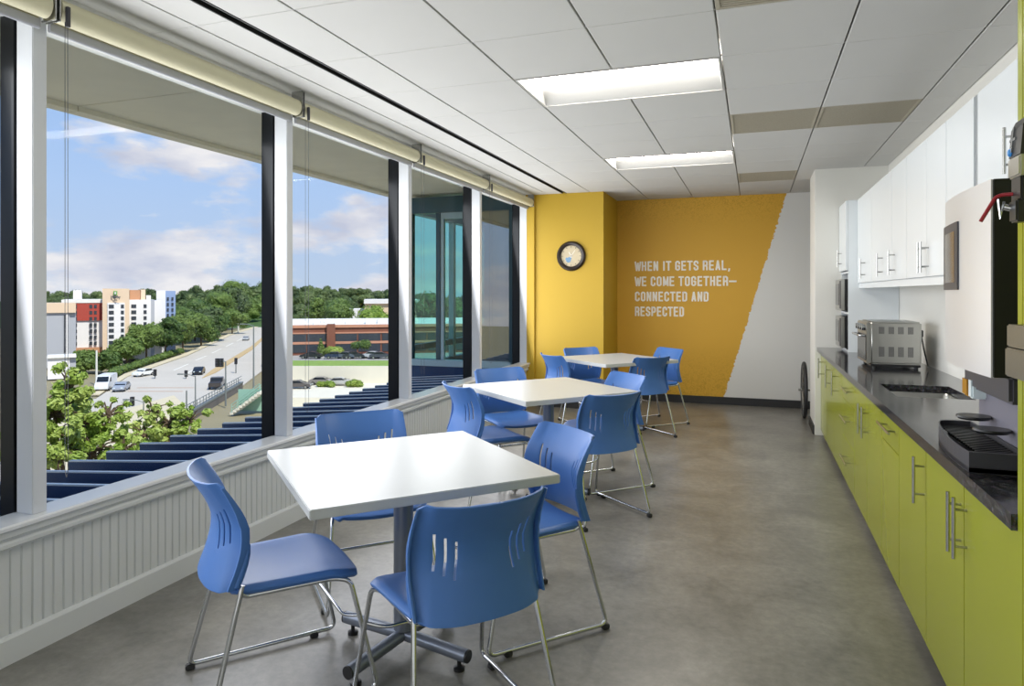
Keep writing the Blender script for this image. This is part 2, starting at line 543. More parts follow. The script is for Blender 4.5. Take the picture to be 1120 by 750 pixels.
# sill and its apron moulding
bm = BM()
prism_y(bm, [(-2.745, SILL), (-2.606, SILL), (-2.598, SILL - 0.006), (-2.598, SILL - 0.018), (-2.606, SILL - 0.024), (-2.745, SILL - 0.024)], YF, 8.04)
struct(obj('trim_1', bm, M['sill_white']), 'white window sill')
bm = BM()
prism_y(bm, [(XL - 0.012, SILL - 0.024), (-2.610, SILL - 0.024), (-2.612, SILL - 0.048), (-2.628, SILL - 0.056), (-2.628, SILL - 0.066),
             (-2.620, SILL - 0.074), (-2.620, SILL - 0.088), (-2.640, SILL - 0.098), (-2.640, SILL - 0.104), (XL - 0.012, SILL - 0.104)], YF, 8.025)
struct(obj('trim_2', bm, M['trim_white']), 'moulded apron under the window sill')
# head above the windows (behind the blinds)
bm = BM(); bx(bm, -2.86, -2.66, YF, 8.06, 2.50, 2.80)
struct(obj('wall_left_head', bm, M['white_paint']))

# windows: a bay between each pair of mullions
for i in range(len(MULL)):
    yn = MULL[i]
    root = thing('window_%d' % (i + 1), 'window bay', 'window', (-2.70, yn, SILL))
    del root['category']; del root['label']
    struct(root)
    bm = BM(); bx(bm, -0.035, 0.055, 0.0, 0.058, 0.0, 2.0, 0.003)
    obj('mullion', bm, M['mullion_white'], root)
    bm = BM(); bx(bm, -0.135, -0.038, 0.004, 0.054, -0.2, 2.0, 0.002); bx(bm, -0.06, -0.042, -0.004, 0.062, -0.01, 2.0, 0.002)
    obj('black_frame', bm, M['black_alu'], root)
    if i < len(MULL) - 1:
        L = MULL[i + 1] - yn
        bm = BM(); bx(bm, -0.133, -0.127, 0.054, L + 0.004, -0.1, 2.0)
        obj('glass_pane', bm, M['glass'], root)
        bm = BM(); bx(bm, -0.138, -0.045, 0.054, L + 0.004, -0.12, -0.03, 0.002)
        obj('bottom_rail', bm, M['black_alu'], root)

# ceiling -----------------------------------------------------------
XE = [-2.145, -1.855, -1.285, -0.722, -0.155, 0.418, 1.003, XR]
Y0, DY = 3.052, 0.6075
YE = [Y0 + DY * k for k in range(-10, 10)] + [YB]
YE[0] = YF
VENTS = [(4, 3), (4, -1), (5, 3), (4, 7)]               # (column, row index from Y0)
LIGHTS = [(-7 + 0, ), ]
light_rows = [1, 5]                              # light rows: Y0+DY*row
bm = BM()
def row(k): return Y0 + DY * k
for ci in range(len(XE) - 1):
    for ri in range(len(YE) - 1):
        k = ri - 10
        y0, y1 = YE[ri], YE[ri + 1]
        if y1 - y0 < 0.02: continue
        if (ci, k) in VENTS: continue
        if ci in (2, 3) and k in light_rows: continue
        x0, x1 = XE[ci], XE[ci + 1]
        if x1 > 0.57 and y1 > 7.4:
            if x0 > 0.57: continue
            x1 = x1
        if x1 < -1.68 and y1 > 8.1: 
            if y0 > 8.0: continue
            y1 = 8.06
        bx(bm, x0 + 0.005, x1 - 0.005, y0 + 0.0022, y1 - 0.0022, HC, HC + 0.018, 0.002, 1)
for (x0, x1) in ((-2.385, -2.195), (-2.70, -2.392)):
    for ri in range(len(YE) - 1):
        y0, y1 = YE[ri], min(YE[ri + 1], 8.06)
        if y1 - y0 < 0.05: continue
        bx(bm, x0 + 0.001, x1 - 0.001, y0 + 0.0015, y1 - 0.0015, HC, HC + 0.018, 0.002, 1)
bx(bm, -2.86, 2.3, YF - 0.1, YB + 0.12, 2.74, 2.80)
ceil = struct(obj('ceiling', bm, M['tile']), 'white acoustic tile ceiling')
bm = BM()
for ci, x in enumerate(XE[1:-1], 1):
    ends = [YF] + sorted(v for k in light_rows for v in (row(k), row(k + 1))) + [YB] if ci == 3 else [YF, YB]
    for ya, yb in zip(ends[::2], ends[1::2]):
        bx(bm, x - 0.010, x - 0.0028, ya, yb, HC + 0.006, HC + 0.03)
        bx(bm, x + 0.0028, x + 0.010, ya, yb, HC + 0.003, HC + 0.03)
for y in YE[1:-1]:
    bx(bm, -2.14, XR, y - 0.006, y + 0.006, HC + 0.004, HC + 0.01)
obj('ceiling_grid', bm, M['gridbar'], ceil)
bm = BM(); bx(bm, -2.198, -2.142, YF, 8.06, HC + 0.03, HC + 0.06)
bx(bm, -2.197, -2.190, YF, 8.06, HC - 0.002, HC + 0.03); bx(bm, -2.150, -2.143, YF, 8.06, HC - 0.002, HC + 0.03)
o = obj('slot_diffuser', bm, [M['slot_dark'], M['gridbar']]); tag(o, 'long dark linear air slot in the ceiling beside the windows', 'air slot')
for v_i, (ci, k) in enumerate(VENTS):
    lab = ['brown-grey ceiling grille left of the other grille in mid ceiling', 'brown-grey ceiling grille cut by the top edge of the photo', 'brown-grey ceiling grille nearest the white wall cabinets', 'small-looking brown-grey ceiling grille nearest the mural'][v_i]
    x0, x1, y0, y1 = XE[ci] + 0.004, XE[ci + 1] - 0.004, row(k) + 0.003, row(k + 1) - 0.003
    t = thing('ceiling_vent', lab, 'vent', ((x0 + x1) / 2, (y0 + y1) / 2, HC), 0, 'return air grilles in the ceiling')
    hx, hy = (x1 - x0) / 2, (y1 - y0) / 2
    bm = BM()
    bx(bm, -hx, hx, -hy, -hy + 0.018, 0, 0.014, 0.001, 1); bx(bm, -hx, hx, hy - 0.018, hy, 0, 0.014, 0.001, 1)
    bx(bm, -hx, -hx + 0.018, -hy + .018, hy - .018, 0, 0.014, 0.001, 1); bx(bm, hx - 0.018, hx, -hy + .018, hy - .018, 0, 0.014, 0.001, 1)
    obj('frame', bm, M['vent'], t)
    bm = BM()
    nn = 26
    for q in range(nn):
        yy = -hy + 0.018 + (2 * hy - 0.036) * (q + 0.5) / nn
        bx(bm, -hx + 0.018, hx - 0.018, yy - 0.007, yy + 0.007, 0.003, 0.010)
    bx(bm, -hx + 0.018, hx - 0.018, -hy + 0.018, hy - 0.018, 0.011, 0.014)
    obj('grille', bm, M['vent'], t)
for l_i, k in enumerate(light_rows):
    lab = ['nearer recessed ceiling light, large and bright', 'farther recessed ceiling light, close to the mural', 'recessed ceiling light overhead behind the viewer', 'recessed ceiling light at the far end behind the viewer'][l_i]
    x0, x1, y0, y1 = XE[2] + 0.004, XE[4] - 0.004, row(k) + 0.003, row(k + 1) - 0.003
    t = thing('ceiling_light', lab, 'ceiling light', ((x0 + x1) / 2, (y0 + y1) / 2, HC), 0, 'recessed troffer lights')
    hx, hy = (x1 - x0) / 2, (y1 - y0) / 2
    bm = BM()
    for (a0, a1, b0, b1) in ((-hx, hx, -hy, -hy + .014), (-hx, hx, hy - .014, hy), (-hx, -hx + .014, -hy + .014, hy - .014), (hx - .014, hx, -hy + .014, hy - .014)):
        bx(bm, a0, a1, b0, b1, -0.004, 0.008, 0.001, 1)
    obj('frame', bm, M['gridbar'], t)
    bm = BM()                                            # sloped side reflectors of the trough
    a = hx - 0.014; b = hy - 0.014; ai = hx - 0.03; bi = hy - 0.16; zt = 0.075
    o4 = [(-a, -b, 0), (a, -b, 0), (a, b, 0), (-a, b, 0)]; i4 = [(-ai, -bi, zt), (ai, -bi, zt), (ai, bi, zt), (-ai, bi, zt)]
    vo = [bm.verts.new(p) for p in o4]; vi = [bm.verts.new(p) for p in i4]
    for q in range(4):
        bm.faces.new([vo[q], vo[(q + 1) % 4], vi[(q + 1) % 4], vi[q]])
    obj('reflector', bm, M['reflector'], t)
    bm = BM()                                            # convex lens
    n = 12; prev = None
    for q in range(n + 1):
        yy = -bi + 2 * bi * q / n
        zz = zt - 0.03 * math.sin(PI * q / n)
        cur = [bm.verts.new((-ai, yy, zz)), bm.verts.new((ai, yy, zz))]
        if prev: bm.faces.new([prev[0], prev[1], cur[1], cur[0]])
        prev = cur
    obj('lens', bm, M['lens'], t)

# roller blinds ------------------------------------------------------
blabs = {1: None, 2: 'rolled-up cream roller blind over the window cut off by the left edge', 3: 'rolled-up cream roller blind over the large leftmost window',
         4: 'rolled-up cream roller blind over the window showing the brick building', 5: 'rolled-up cream roller blind over the window with the green glass wing', 6: 'short-looking cream roller blind next to the yellow column'}
for i in range(2, 7):
    y0, y1 = MULL[i] + 0.03, MULL[i + 1] + 0.03
    if i == 6: y1 = 8.02
    L = y1 - y0
    t = thing('roller_blind', blabs[i], 'blind', (-2.585, y0, 2.50), 0, 'rolled-up roller blinds')
    bm = BM()
    prof = [(0.040 * math.cos(2 * PI * k / 20), 0.010 + 0.048 * math.sin(2 * PI * k / 20)) for k in range(20)]
    prism_y(bm, prof, 0.020, L - 0.020)
    obj('fabric_roll', bm, M['shade'], t, smooth=True)
    bm = BM()
    prism_y(bm, [(-0.040, 0.01), (-0.037, 0.01), (-0.037, -0.07), (-0.040, -0.07)], 0.022, L - 0.022)
    obj('fabric_drop', bm, M['shade'], t)
    bm = BM()
    prism_y(bm, [(-0.046, -0.035), (-0.030, -0.035), (-0.030, -0.066), (-0.034, -0.072), (-0.042, -0.072), (-0.046, -0.066)], 0.020, L - 0.020)
    obj('hem_bar', bm, M['hem'], t)
    for yy in (0.006, L - 0.012):
        bm = BM(); bx(bm, -0.04, 0.04, yy, yy + 0.006, -0.045, 0.11, 0.002)
        obj('bracket', bm, M['nickel'], t)
    bm = BM()
    ych = 0.03
    tube(bm, [(0.05, ych, 0.02), (0.052, ych, -1.80)], 0.0011, 6); tube(bm, [(0.02, ych + 0.012, 0.0), (0.02, ych + 0.012, -1.80)], 0.0011, 6)
    tube(bm, rounded([(0.052, ych, -1.80), (0.036, ych + 0.006, -1.83), (0.02, ych + 0.012, -1.80)], 0.02), 0.0011, 6)
    obj('bead_chain', bm, M['dark_grey'], t)
    bm = BM(); bx(bm, 0.043, 0.058, ych - 0.006, ych + 0.008, -0.06, 0.02, 0.002)
    obj('chain_cover', bm, M['dark_grey'], t)

# ------------------------------------------------------------------ chairs
def chair_proto():
    t = thing('stacking_chair', 'x', 'chair')
    # forward is +y; built around the seat centre on the floor
    # --- backrest: curved shell with three slots each side
    slots = [(-0.146, 0.580, 0.700), (-0.116, 0.566, 0.684), (-0.086, 0.552, 0.668)]
    us = []
    hw = 0.0038
    xs = sorted(set([-0.2170, -0.2162, -0.216, -0.2145, -0.210, -0.19, -0.17] + sum([[s[0] - hw, s[0] + hw] for s in slots], []) + [-0.131, -0.101, -0.06, -0.03, 0.0]))
    xs = xs + [-x for x in reversed(xs[:-1])]
    zs = [0.432, 0.4335, 0.438, 0.46, 0.49, 0.52, 0.552, 0.566, 0.580, 0.61, 0.64, 0.668, 0.684, 0.700, 0.72, 0.74, 0.76, 0.778, 0.788, 0.7945, 0.797]
    def prof(z):                                         # side profile at the edge of the shell
        p = [(0.43, -0.205), (0.50, -0.180), (0.58, -0.162), (0.64, -0.160), (0.70, -0.182), (0.76, -0.215), (0.80, -0.240)]
        for i in range(len(p) - 1):
            if z <= p[i + 1][0] or i == len(p) - 2:
                k = (z - p[i][0]) / (p[i + 1][0] - p[i][0])
                k = max(0, min(1.1, k))
                return p[i][1] * (1 - k) + p[i + 1][1] * k
    def sm(z): return (prof(z - 0.015) + prof(z) + prof(z + 0.015)) / 3
    def pos(x, z):
        w_ = 1.0 - 0.0 * z
        # rounded top corners and slightly raised bottom corners
        zz = z
        ex = abs(x) / 0.216
        if z > 0.64:
            zz = 0.64 + (z - 0.64) * (1 - 0.10 * max(0, ex - 0.9) / 0.1)
        dip = 0.012 * max(0, 1 - ex * ex) * max(0, (z - 0.66) / 0.137)
        zz -= dip
        if z < 0.56:
            zz += 0.018 * (ex ** 4) * (0.56 - z) / 0.128
        width = 1.0 + 0.02 * math.sin((z - 0.43) / 0.37 * PI)
        bow = 0.078 * max(0, 1 - ex * ex)
        # slots lean outwards towards the top
        lean = 0.0
        if 0.02 < abs(x) < 0.20:
            g = min(1, (abs(x) - 0.02) / 0.05) * min(1, (0.20 - abs(x)) / 0.045)
            lean = math.copysign(0.16 * (z - 0.625) * g, x)
        lip = 0.0
        if ex > 1.0:
            lip = min(1, (ex - 1.0) / 0.0045) * (0.008 + 0.016 * max(0, min(1, (0.79 - z) / 0.12)))
            x = math.copysign(0.216 + 0.004 * min(1, (ex - 1.0) / 0.0045), x)
        return Vector((x * width + lean, sm(z) - bow - lip, zz))
    bm = BM()
    grid = [[bm.verts.new(pos(x, z)) for x in xs] for z in zs]
    for j in range(len(zs) - 1):
        for i in range(len(xs) - 1):
            xm = abs((xs[i] + xs[i + 1]) / 2); zm = (zs[j] + zs[j + 1]) / 2
            hole = any(abs(xm + s[0]) < hw * 0.9 and s[1] < zm < s[2] for s in slots)
            if not hole:
                bm.faces.new([grid[j][i], grid[j][i + 1], grid[j + 1][i + 1], grid[j + 1][i]])
    back = obj('backrest', bm, M['blue_plastic'], t, smooth=True)
    sol = back.modifiers.new('thick', 'SOLIDIFY'); sol.thickness = 0.007; sol.offset = 0
    bv = back.modifiers.new('round', 'BEVEL'); bv.width = 0.0022; bv.segments = 2; bv.limit_method = 'ANGLE'
    # side sockets that take the rear legs
    for s in (-1, 1):
        bm = BM()
        path = [pos(s * 0.213, z) + Vector((s * -0.002, 0.004, 0)) for z in (0.44, 0.48, 0.52, 0.56, 0.59)]
        tube(bm, path, [0.0125, 0.013, 0.012, 0.010, 0.005], 10)
        obj('leg_socket', bm, M['blue_plastic'], t, smooth=True)
    # --- seat: dished shell with rounded waterfall front
    bm = BM()
    nu, nv = 20, 20
    top = []
    for j in range(nv + 1):
        v = j / nv
        rowv = []
        for i in range(nu + 1):
            u = -1 + 2 * i / nu
            yy = -0.215 + v * 0.425
            hwid = 0.205 + 0.030 * v
            # round the front corners
            if v > 0.82:
                k = (v - 0.82) / 0.18
                hwid *= 1 - 0.17 * k * k
            if v < 0.12:
                k = (0.12 - v) / 0.12
                hwid *= 1 - 0.10 * k * k
            yy += 0.018 * (1 - u * u) * v
            z = 0.447 + 0.012 * (u * u) - 0.006
            z -= 0.012 * math.sin(v * PI) * (1 - u * u)
            if v > 0.72: z -= 0.030 * ((v - 0.72) / 0.28) ** 2
            if abs(u) > 0.86: z -= 0.018 * ((abs(u) - 0.86) / 0.14) ** 2
            rowv.append(bm.verts.new((u * hwid, yy, z)))
        top.append(rowv)
    for j in range(nv):
        for i in range(nu):
            bm.faces.new([top[j][i], top[j][i + 1], top[j + 1][i + 1], top[j + 1][i]])
    seat = obj('seat', bm, M['blue_plastic'], t, smooth=True)
    sol = seat.modifiers.new('thick', 'SOLIDIFY'); sol.thickness = 0.020; sol.offset = -1 
    bv = seat.modifiers.new('round', 'BEVEL'); bv.width = 0.006; bv.segments = 3; bv.limit_method = 'ANGLE'
    # --- chrome sled frame
    R = 0.0085
    for s in (-1, 1):
        bm = BM()
        pts = [(s * 0.205, -0.178, 0.455), (s * 0.250, -0.290, 0.020), (s * 0.250, 0.262, 0.020), (s * 0.215, 0.175, 0.400), (s * 0.198, 0.120, 0.412), (s * 0.195, -0.165, 0.414), (s * 0.205, -0.185, 0.430)]
        tube(bm, rounded(pts, 0.035, 6), R, 10)
        obj('sled_frame', bm, M['chrome'], t, smooth=True)
        for yy in (-0.283, 0.175):
            bm = BM(); bx(bm, s * 0.250 - 0.013, s * 0.250 + 0.013, yy - 0.016, yy + 0.016, 0.0, 0.022, 0.004)
            obj('glide', bm, M['rubber'], t)
    bm = BM()
    tube(bm, rounded([(-0.226, 0.205, 0.275), (-0.17, 0.165, 0.262), (0.17, 0.165, 0.262), (0.226, 0.205, 0.275)], 0.08, 6), 0.0065, 10)
    obj('front_crossbar', bm, M['chrome'], t, smooth=True)
    bm = BM()
    tube(bm, [(-0.203, -0.185, 0.425), (0.203, -0.185, 0.425)], 0.0075, 10)
    obj('rear_crossbar', bm, M['chrome'], t, smooth=True)
    return t

CH = [  # x, y, facing angle (deg from +x), label
 (-1.601, 2.055, 50.8, 'blue plastic chair seen side-on at the left of the nearest table'),
 (-1.711, 2.836, -45.5, 'blue chair by the windows behind the nearest table, facing the viewer'),
 (-0.945, 2.068, 139.7, 'blue chair in front of the nearest table, its back to the viewer'),
 (-0.957, 2.773, 227.5, 'blue chair at the right of the nearest table, on the aisle'),
 (-1.696, 4.352, 49.1, 'blue chair at the left of the middle table, just behind the nearest table'),
 (-1.752, 4.987, -42.4, 'blue chair by the windows behind the middle table'),
 (-0.989, 4.292, 140.2, 'blue chair in front of the middle table, its back to the viewer'),
 (-1.059, 4.944, 225.6, 'blue chair at the far right corner of the middle table, mostly hidden'),
 (-1.709, 6.673, 44.8, 'blue chair at the left of the farthest table, before the yellow column'),
 (-1.634, 7.230, -44.0, 'blue chair behind the farthest table, against the yellow column'),
 (-1.088, 6.757, 138.0, 'blue chair in front of the farthest table, its back to the viewer'),
 (-1.031, 7.459, 224.7, 'blue chair at the right of the farthest table, before the mural'),
]
proto = chair_proto()
for i, (x, y, a, lab) in enumerate(CH):
    c = proto if i == 0 else copy_tree(proto)
    c.location = (x, y, 0)
    c.rotation_euler = (0, 0, math.radians(a - 90))
    c['label'] = lab
    c['group'] = 'blue chairs around the tables'

# ------------------------------------------------------------------ tables
def table_proto():
    t = thing('square_table', 'x', 'table')
    h = 0.445
    bm = BM(); bx(bm, -h, h, -h, h, 0.708, 0.740, 0.003)
    obj('tabletop', bm, M['lam_white'], t)
    bm = BM(); lathe(bm, [(0.0, 0.09), (0.038, 0.09), (0.038, 0.69), (0.0, 0.69)], seg=28)
    obj('column', bm, M['steel_grey'], t, smooth=True)
    bm = BM(); bx(bm, -0.20, 0.20, -0.03, 0.03, 0.690, 0.708, 0.003); bx(bm, -0.03, 0.03, -0.20, 0.20, 0.690, 0.7075, 0.003)
    obj('top_bracket', bm, M['steel_grey'], t)
    for k in range(4):
        a = k * PI / 2 + math.radians(-58)
        d = Vector((math.cos(a), math.sin(a), 0))
        bm = BM(); tube(bm, [d * 0.02 + Vector((0, 0, 0.068)), d * 0.300 + Vector((0, 0, 0.060))], 0.0245, 16)
        leg = obj('base_leg', bm, M['steel_grey'], t, smooth=True)
        bm = BM(); tube(bm, [d * 0.300 + Vector((0, 0, 0.060)), d * 0.307 + Vector((0, 0, 0.060))], 0.0235, 16)
        obj('end_cap', bm, M['black_plastic'], leg, smooth=True)
        bm = BM(); lathe(bm, [(0.0, 0.0), (0.021, 0.0), (0.021, 0.012), (0.008, 0.016), (0.008, 0.045), (0.0, 0.045)], c=tuple(d * 0.265), seg=16)
        obj('foot', bm, M['black_plastic'], leg, smooth=True)
    return t
tp = table_proto()
for i, (x, y, a, lab) in enumerate([(-1.29, 2.375, 47, 'nearest square white table, largest in view'), (-1.342, 4.553, 49, 'middle square white table between the nearest and farthest tables'), (-1.32, 6.83, 49, 'farthest square white table, before the mural wall')]):
    c = tp if i == 0 else copy_tree(tp)
    c.location = (x, y, 0); c.rotation_euler = (0, 0, math.radians(a)); c['label'] = lab; c['group'] = 'square white tables'

# ------------------------------------------------------------------ kitchen run
DF = 0.622      # door face plane
CT = 0.865      # counter top
def bar_handle(parent, x, y, z, L, vert=True, out=0.036):
    bm = BM()
    d = Vector((0, 0, 1)) if vert else Vector((0, 1, 0))
    c = Vector((x - out, y, z))
    tube(bm, [c - d * L / 2, c + d * L / 2], 0.006, 10)
    for s in (-1, 1):
        p = c + d * s * L * 0.30
        tube(bm, [p, p + Vector((out, 0, 0))], 0.0045, 8)
    return obj('handle', bm, M['nickel'], parent, smooth=True)

def front(parent, name, y0, y1, z0, z1, face=DF, m=None):
    bm = BM(); bx(bm, face, face + 0.019, y0 + 0.0018, y1 - 0.0018, z0 + 0.0018, z1 - 0.0018, 0.0015)
    return obj(name, bm, m or M['lime'], parent)

def base_unit(y0, y1, label, fronts):
    t = thing('base_cabinet', label, 'cabinet', (0, 0, 0), 0, 'lime green base cabinets')
    bm = BM(); bx(bm, DF + 0.0195, XR - 0.002, y0 + 0.0005, y1 - 0.0005, 0.065, CT - 0.04 - 0.001)
    if 'sink' in label:
        bm.free(); bm = BM()
        bx(bm, DF + 0.0195, DF + 0.03, y0 + 0.0005, y1 - 0.0005, 0.065, CT - 0.041)
        bx(bm, DF + 0.03, XR - 0.002, y0 + 0.0005, y0 + 0.018, 0.065, CT - 0.041); bx(bm, DF + 0.03, XR - 0.002, y1 - 0.018, y1 - 0.0005, 0.065, CT - 0.041)
        bx(bm, DF + 0.03, XR - 0.002, y0 + 0.018, y1 - 0.018, 0.065, 0.085)
    obj('carcass', bm, M['lime_edge'], t)
    bm = BM(); bx(bm, DF + 0.05, DF + 0.065, y0, y1, 0.0, 0.065)
    obj('toe_kick', bm, M['rubber'], t)
    for (nm, a, b, z0, z1, hy, hz, L, vert) in fronts:
        f = front(t, nm, a, b, z0, z1)
        if hy is not None:
            bar_handle(f, DF, hy, hz, L, vert)
    return t
ZB, ZT = 0.055, CT - 0.043
base_unit(6.75, 7.318, 'lime green base cabinet at the far end against the white partition', [('door', 6.75, 7.318, ZB, ZT, 7.13, 0.68, 0.19, True)])
base_unit(5.55, 6.75, 'lime green two-door base cabinet below the microwaves and toaster oven', [('door', 6.15, 6.75, ZB, ZT, 6.43, 0.68, 0.19, True), ('door', 5.55, 6.15, ZB, ZT, 5.95, 0.68, 0.19, True)])
base_unit(4.95, 5.55, 'lime green cabinet with a stack of three drawers', [('drawer', 4.95, 5.55, 0.63, ZT, 5.20, 0.73, 0.34, False), ('drawer', 4.95, 5.55, 0.36, 0.63, 5.25, 0.52, 0.34, False), ('drawer', 4.95, 5.55, ZB, 0.36, 5.25, 0.24, 0.34, False)])
base_unit(3.95, 4.95, 'lime green two-door base cabinet under the sink', [('door', 4.43, 4.95, ZB, ZT, 4.50, 0.655, 0.18, True), ('door', 3.95, 4.43, ZB, ZT, 4.36, 0.655, 0.18, True)])
base_unit(3.50, 3.95, 'lime green cabinet with one top drawer over a plain panel', [('drawer', 3.50, 3.95, 0.66, ZT, 3.69, 0.752, 0.32, False), ('door', 3.50, 3.95, ZB, 0.66, None, 0, 0, True)])
base_unit(2.985, 3.50, 'lime green base cabinet with a single narrow door left of the pair of handles', [('door', 2.985, 3.50, ZB, ZT, 3.015, 0.675, 0.18, True)])
base_unit(1.96, 2.985, 'nearest lime green base cabinet with two handles side by side', [('door', 2.487, 2.985, ZB, ZT, 2.520, 0.67, 0.19, True), ('door', 1.96, 2.487, ZB, ZT, 2.455, 0.67, 0.19, True)])

# countertop with a sink cut-out
SX0, SX1, SY0, SY1 = 0.70, 1.05, 3.98, 4.50
bm = BM()
for (x0, x1, y0, y1) in ((0.588, SX0, 1.96, 7.318), (SX1, XR - 0.001, 1.96, 7.318), (SX0, SX1, 1.96, SY0), (SX0, SX1, SY1, 7.318)):
    bx(bm, x0, x1, y0, y1, CT - 0.04, CT)
bmesh.ops.remove_doubles(bm, verts=bm.verts[:], dist=1e-5)
o = obj('countertop', bm, M['granite']); tag(o, 'long polished black granite countertop on the lime cabinets', 'countertop')
t = thing('kitchen_sink', 'stainless steel sink set into the black countertop', 'sink', ((SX0 + SX1) / 2, (SY0 + SY1) / 2, CT - 0.042))
hx, hy = (SX1 - SX0) / 2 , (SY1 - SY0) / 2
bm = BM()
rings = []
def rrect(hx, hy, r, z, n=5):
    out = []
    for cxs, cys, a0 in ((1, 1, 0), (-1, 1, PI / 2), (-1, -1, PI), (1, -1, 1.5 * PI)):
        for k in range(n + 1):
            a = a0 + PI / 2 * k / n
            out.append(bm.verts.new((cxs * (hx - r) + r * math.cos(a), cys * (hy - r) + r * math.sin(a), z)))
    return out
for (dx, r, z) in ((0.012, 0.03, 0.0), (-0.001, 0.03, 0.0), (-0.004, 0.035, -0.01), (-0.012, 0.05, -0.15), (-0.035, 0.05, -0.175), (-0.12, 0.03, -0.18)):
    rings.append(rrect(hx + dx, hy + dx, r, z))
for A, B in zip(rings, rings[1:]):
    for k in range(len(A)):
        bm.faces.new([A[k], A[(k + 1) % len(A)], B[(k + 1) % len(A)], B[k]])
bm.faces.new(rings[-1])
obj('basin', bm, M['stainless'], t, smooth=True)
bm = BM(); lathe(bm, [(0.0, -0.179), (0.03, -0.179), (0.042, -0.175), (0.045, -0.1785)], seg=24)
obj('drain', bm, M['chrome'], t, smooth=True)
bm = BM()
tube(bm, rounded([(0.25, -0.22, 0.042), (0.25, -0.22, 0.20), (0.18, -0.22, 0.235), (0.14, -0.21, 0.19)], 0.06, 6), 0.011, 12)
lathe(bm, [(0.0, 0.042), (0.024, 0.042), (0.022, 0.07), (0.012, 0.075), (0.0, 0.075)], c=(0.25, -0.22, 0), seg=20)
t2 = obj('sink_tap', bm, M['chrome'], None, smooth=True, loc=t.location); tag(t2, 'curved chrome tap behind the sink, hidden by the coffee machine', 'tap')

# upper cabinets
UF = 0.88
def upper_unit(y0, y1, z0, z1, label, doors, rail=True):
    t = thing('wall_cabinet', label, 'cabinet', (0, 0, 0), 0, 'white wall cabinets')
    bm = BM(); bx(bm, UF + 0.0195, XR - 0.002, y0 + 0.0005, y1 - 0.0005, z0, z1)
    obj('carcass', bm, M['cab_white'], t)
    if rail:
        bm = BM(); bx(bm, UF + 0.012, UF + 0.03, y0 + 0.0005, y1 - 0.0005, z0 - 0.045, z0 - 0.001)
        obj('light_rail', bm, M['cab_white'], t)
    for (a, b, hy_, hz_) in doors:
        f = front(t, 'door', a, b, z0, z1, UF, M['cab_white'])
        if hy_ is not None: bar_handle(f, UF, hy_, hz_, 0.165, True, 0.038)
    return t
U0, U1 = 1.485, 2.232
upper_unit(6.04, 6.798, U0, U1, 'white wall cabinet beside the tall microwave unit', [(6.04, 6.798, 6.35, 1.60)])
upper_unit(4.724, 6.04, U0, U1, 'white wall cabinet with two handles apart, above the toaster oven', [(5.197, 6.04, 5.53, 1.60), (4.724, 5.197, 5.09, 1.60)])
upper_unit(3.815, 4.724, U0, U1, 'white wall cabinet with two handles close together, above the sink', [(4.205, 4.724, 4.235, 1.59), (3.815, 4.205, 4.165, 1.59)])
upper_unit(3.378, 3.815, 1.78, U1, 'short white wall cabinet without a handle, left of the grey filler strip', [(3.378, 3.815, None, 0)], False)
upper_unit(2.845, 3.328, 1.78, U1, 'short white wall cabinet with one long handle above the coffee machine', [(2.845, 3.328, 2.875, 1.905)], False)
upper_unit(1.96, 2.825, 1.78, U1, 'short white wall cabinet beside the tall lime cabinet', [(1.96, 2.825, None, 0)], False)
for (a, b, lb) in ((3.328, 3.378, 'grey filler strip between the two short white wall cabinets'), (2.825, 2.845, 'thin grey filler strip beside the long wall cabinet handle')):
    bm = BM(); bx(bm, UF + 0.006, UF + 0.2, a + 0.0005, b - 0.0005, 1.78, U1)
    o = obj('filler_strip', bm, M['filler_grey']); tag(o, lb, 'filler')

# tall microwave unit on the counter
t = thing('microwave_cabinet', 'tall white open cabinet holding two microwaves on the counter', 'cabinet', (0, 0, 0))
TF = 0.805
bm = BM()
y0, y1 = 6.80, 7.317
bx(bm, TF, XR - 0.002, y0, y0 + 0.018, CT, 2.232); bx(bm, TF, XR - 0.002, y1 - 0.018, y1, CT, 2.232)
bx(bm, 1.18, XR - 0.002, y0 + 0.018, y1 - 0.018, CT, 2.232)
for z in (CT, 1.205, 1.575, 2.214):
    bx(bm, TF, 1.18, y0 + 0.018, y1 - 0.018, z, z + 0.018)
obj('carcass', bm, M['cab_white'], t)
f = front(t, 'door', y0 + 0.003, y1 - 0.003, 1.60, 2.23, TF - 0.02, M['cab_white'])
bar_handle(f, TF - 0.02, 7.10, 1.72, 0.16, True)
for z, lab in ((CT + 0.0185, 'lower microwave oven in the white cabinet, just above the counter'), (1.2235, 'upper microwave oven in the white cabinet, below the small door')):
    m_ = thing('microwave_oven', lab, 'microwave', (0.78, 7.058, z), 0, 'stacked microwaves')
    bm = BM(); bx(bm, 0.0, 0.36, -0.225, 0.225, 0.012, 0.30, 0.006); 
    obj('body', bm, M['black_plastic'], m_)
    bm = BM(); bx(bm, -0.03, -0.001, -0.225, 0.225, 0.012, 0.30, 0.006)
    d = obj('door', bm, M['stainless'], m_)
    bm = BM(); bx(bm, -0.033, -0.0295, -0.06, 0.20, 0.06, 0.26, 0.001)
    obj('window', bm, M['toast_win'], d)
    bm = BM(); bx(bm, -0.033, -0.0295, -0.215, -0.11, 0.03, 0.285, 0.001)
    obj('control_panel', bm, M['dark_grey'], m_)
    for sx in (0.03, 0.33):
        for sy in (-0.19, 0.19):
            bm = BM(); lathe(bm, [(0, 0), (0.012, 0), (0.012, 0.013), (0, 0.013)], c=(sx, sy, 0), seg=12); obj('foot', bm, M['rubber'], m_)

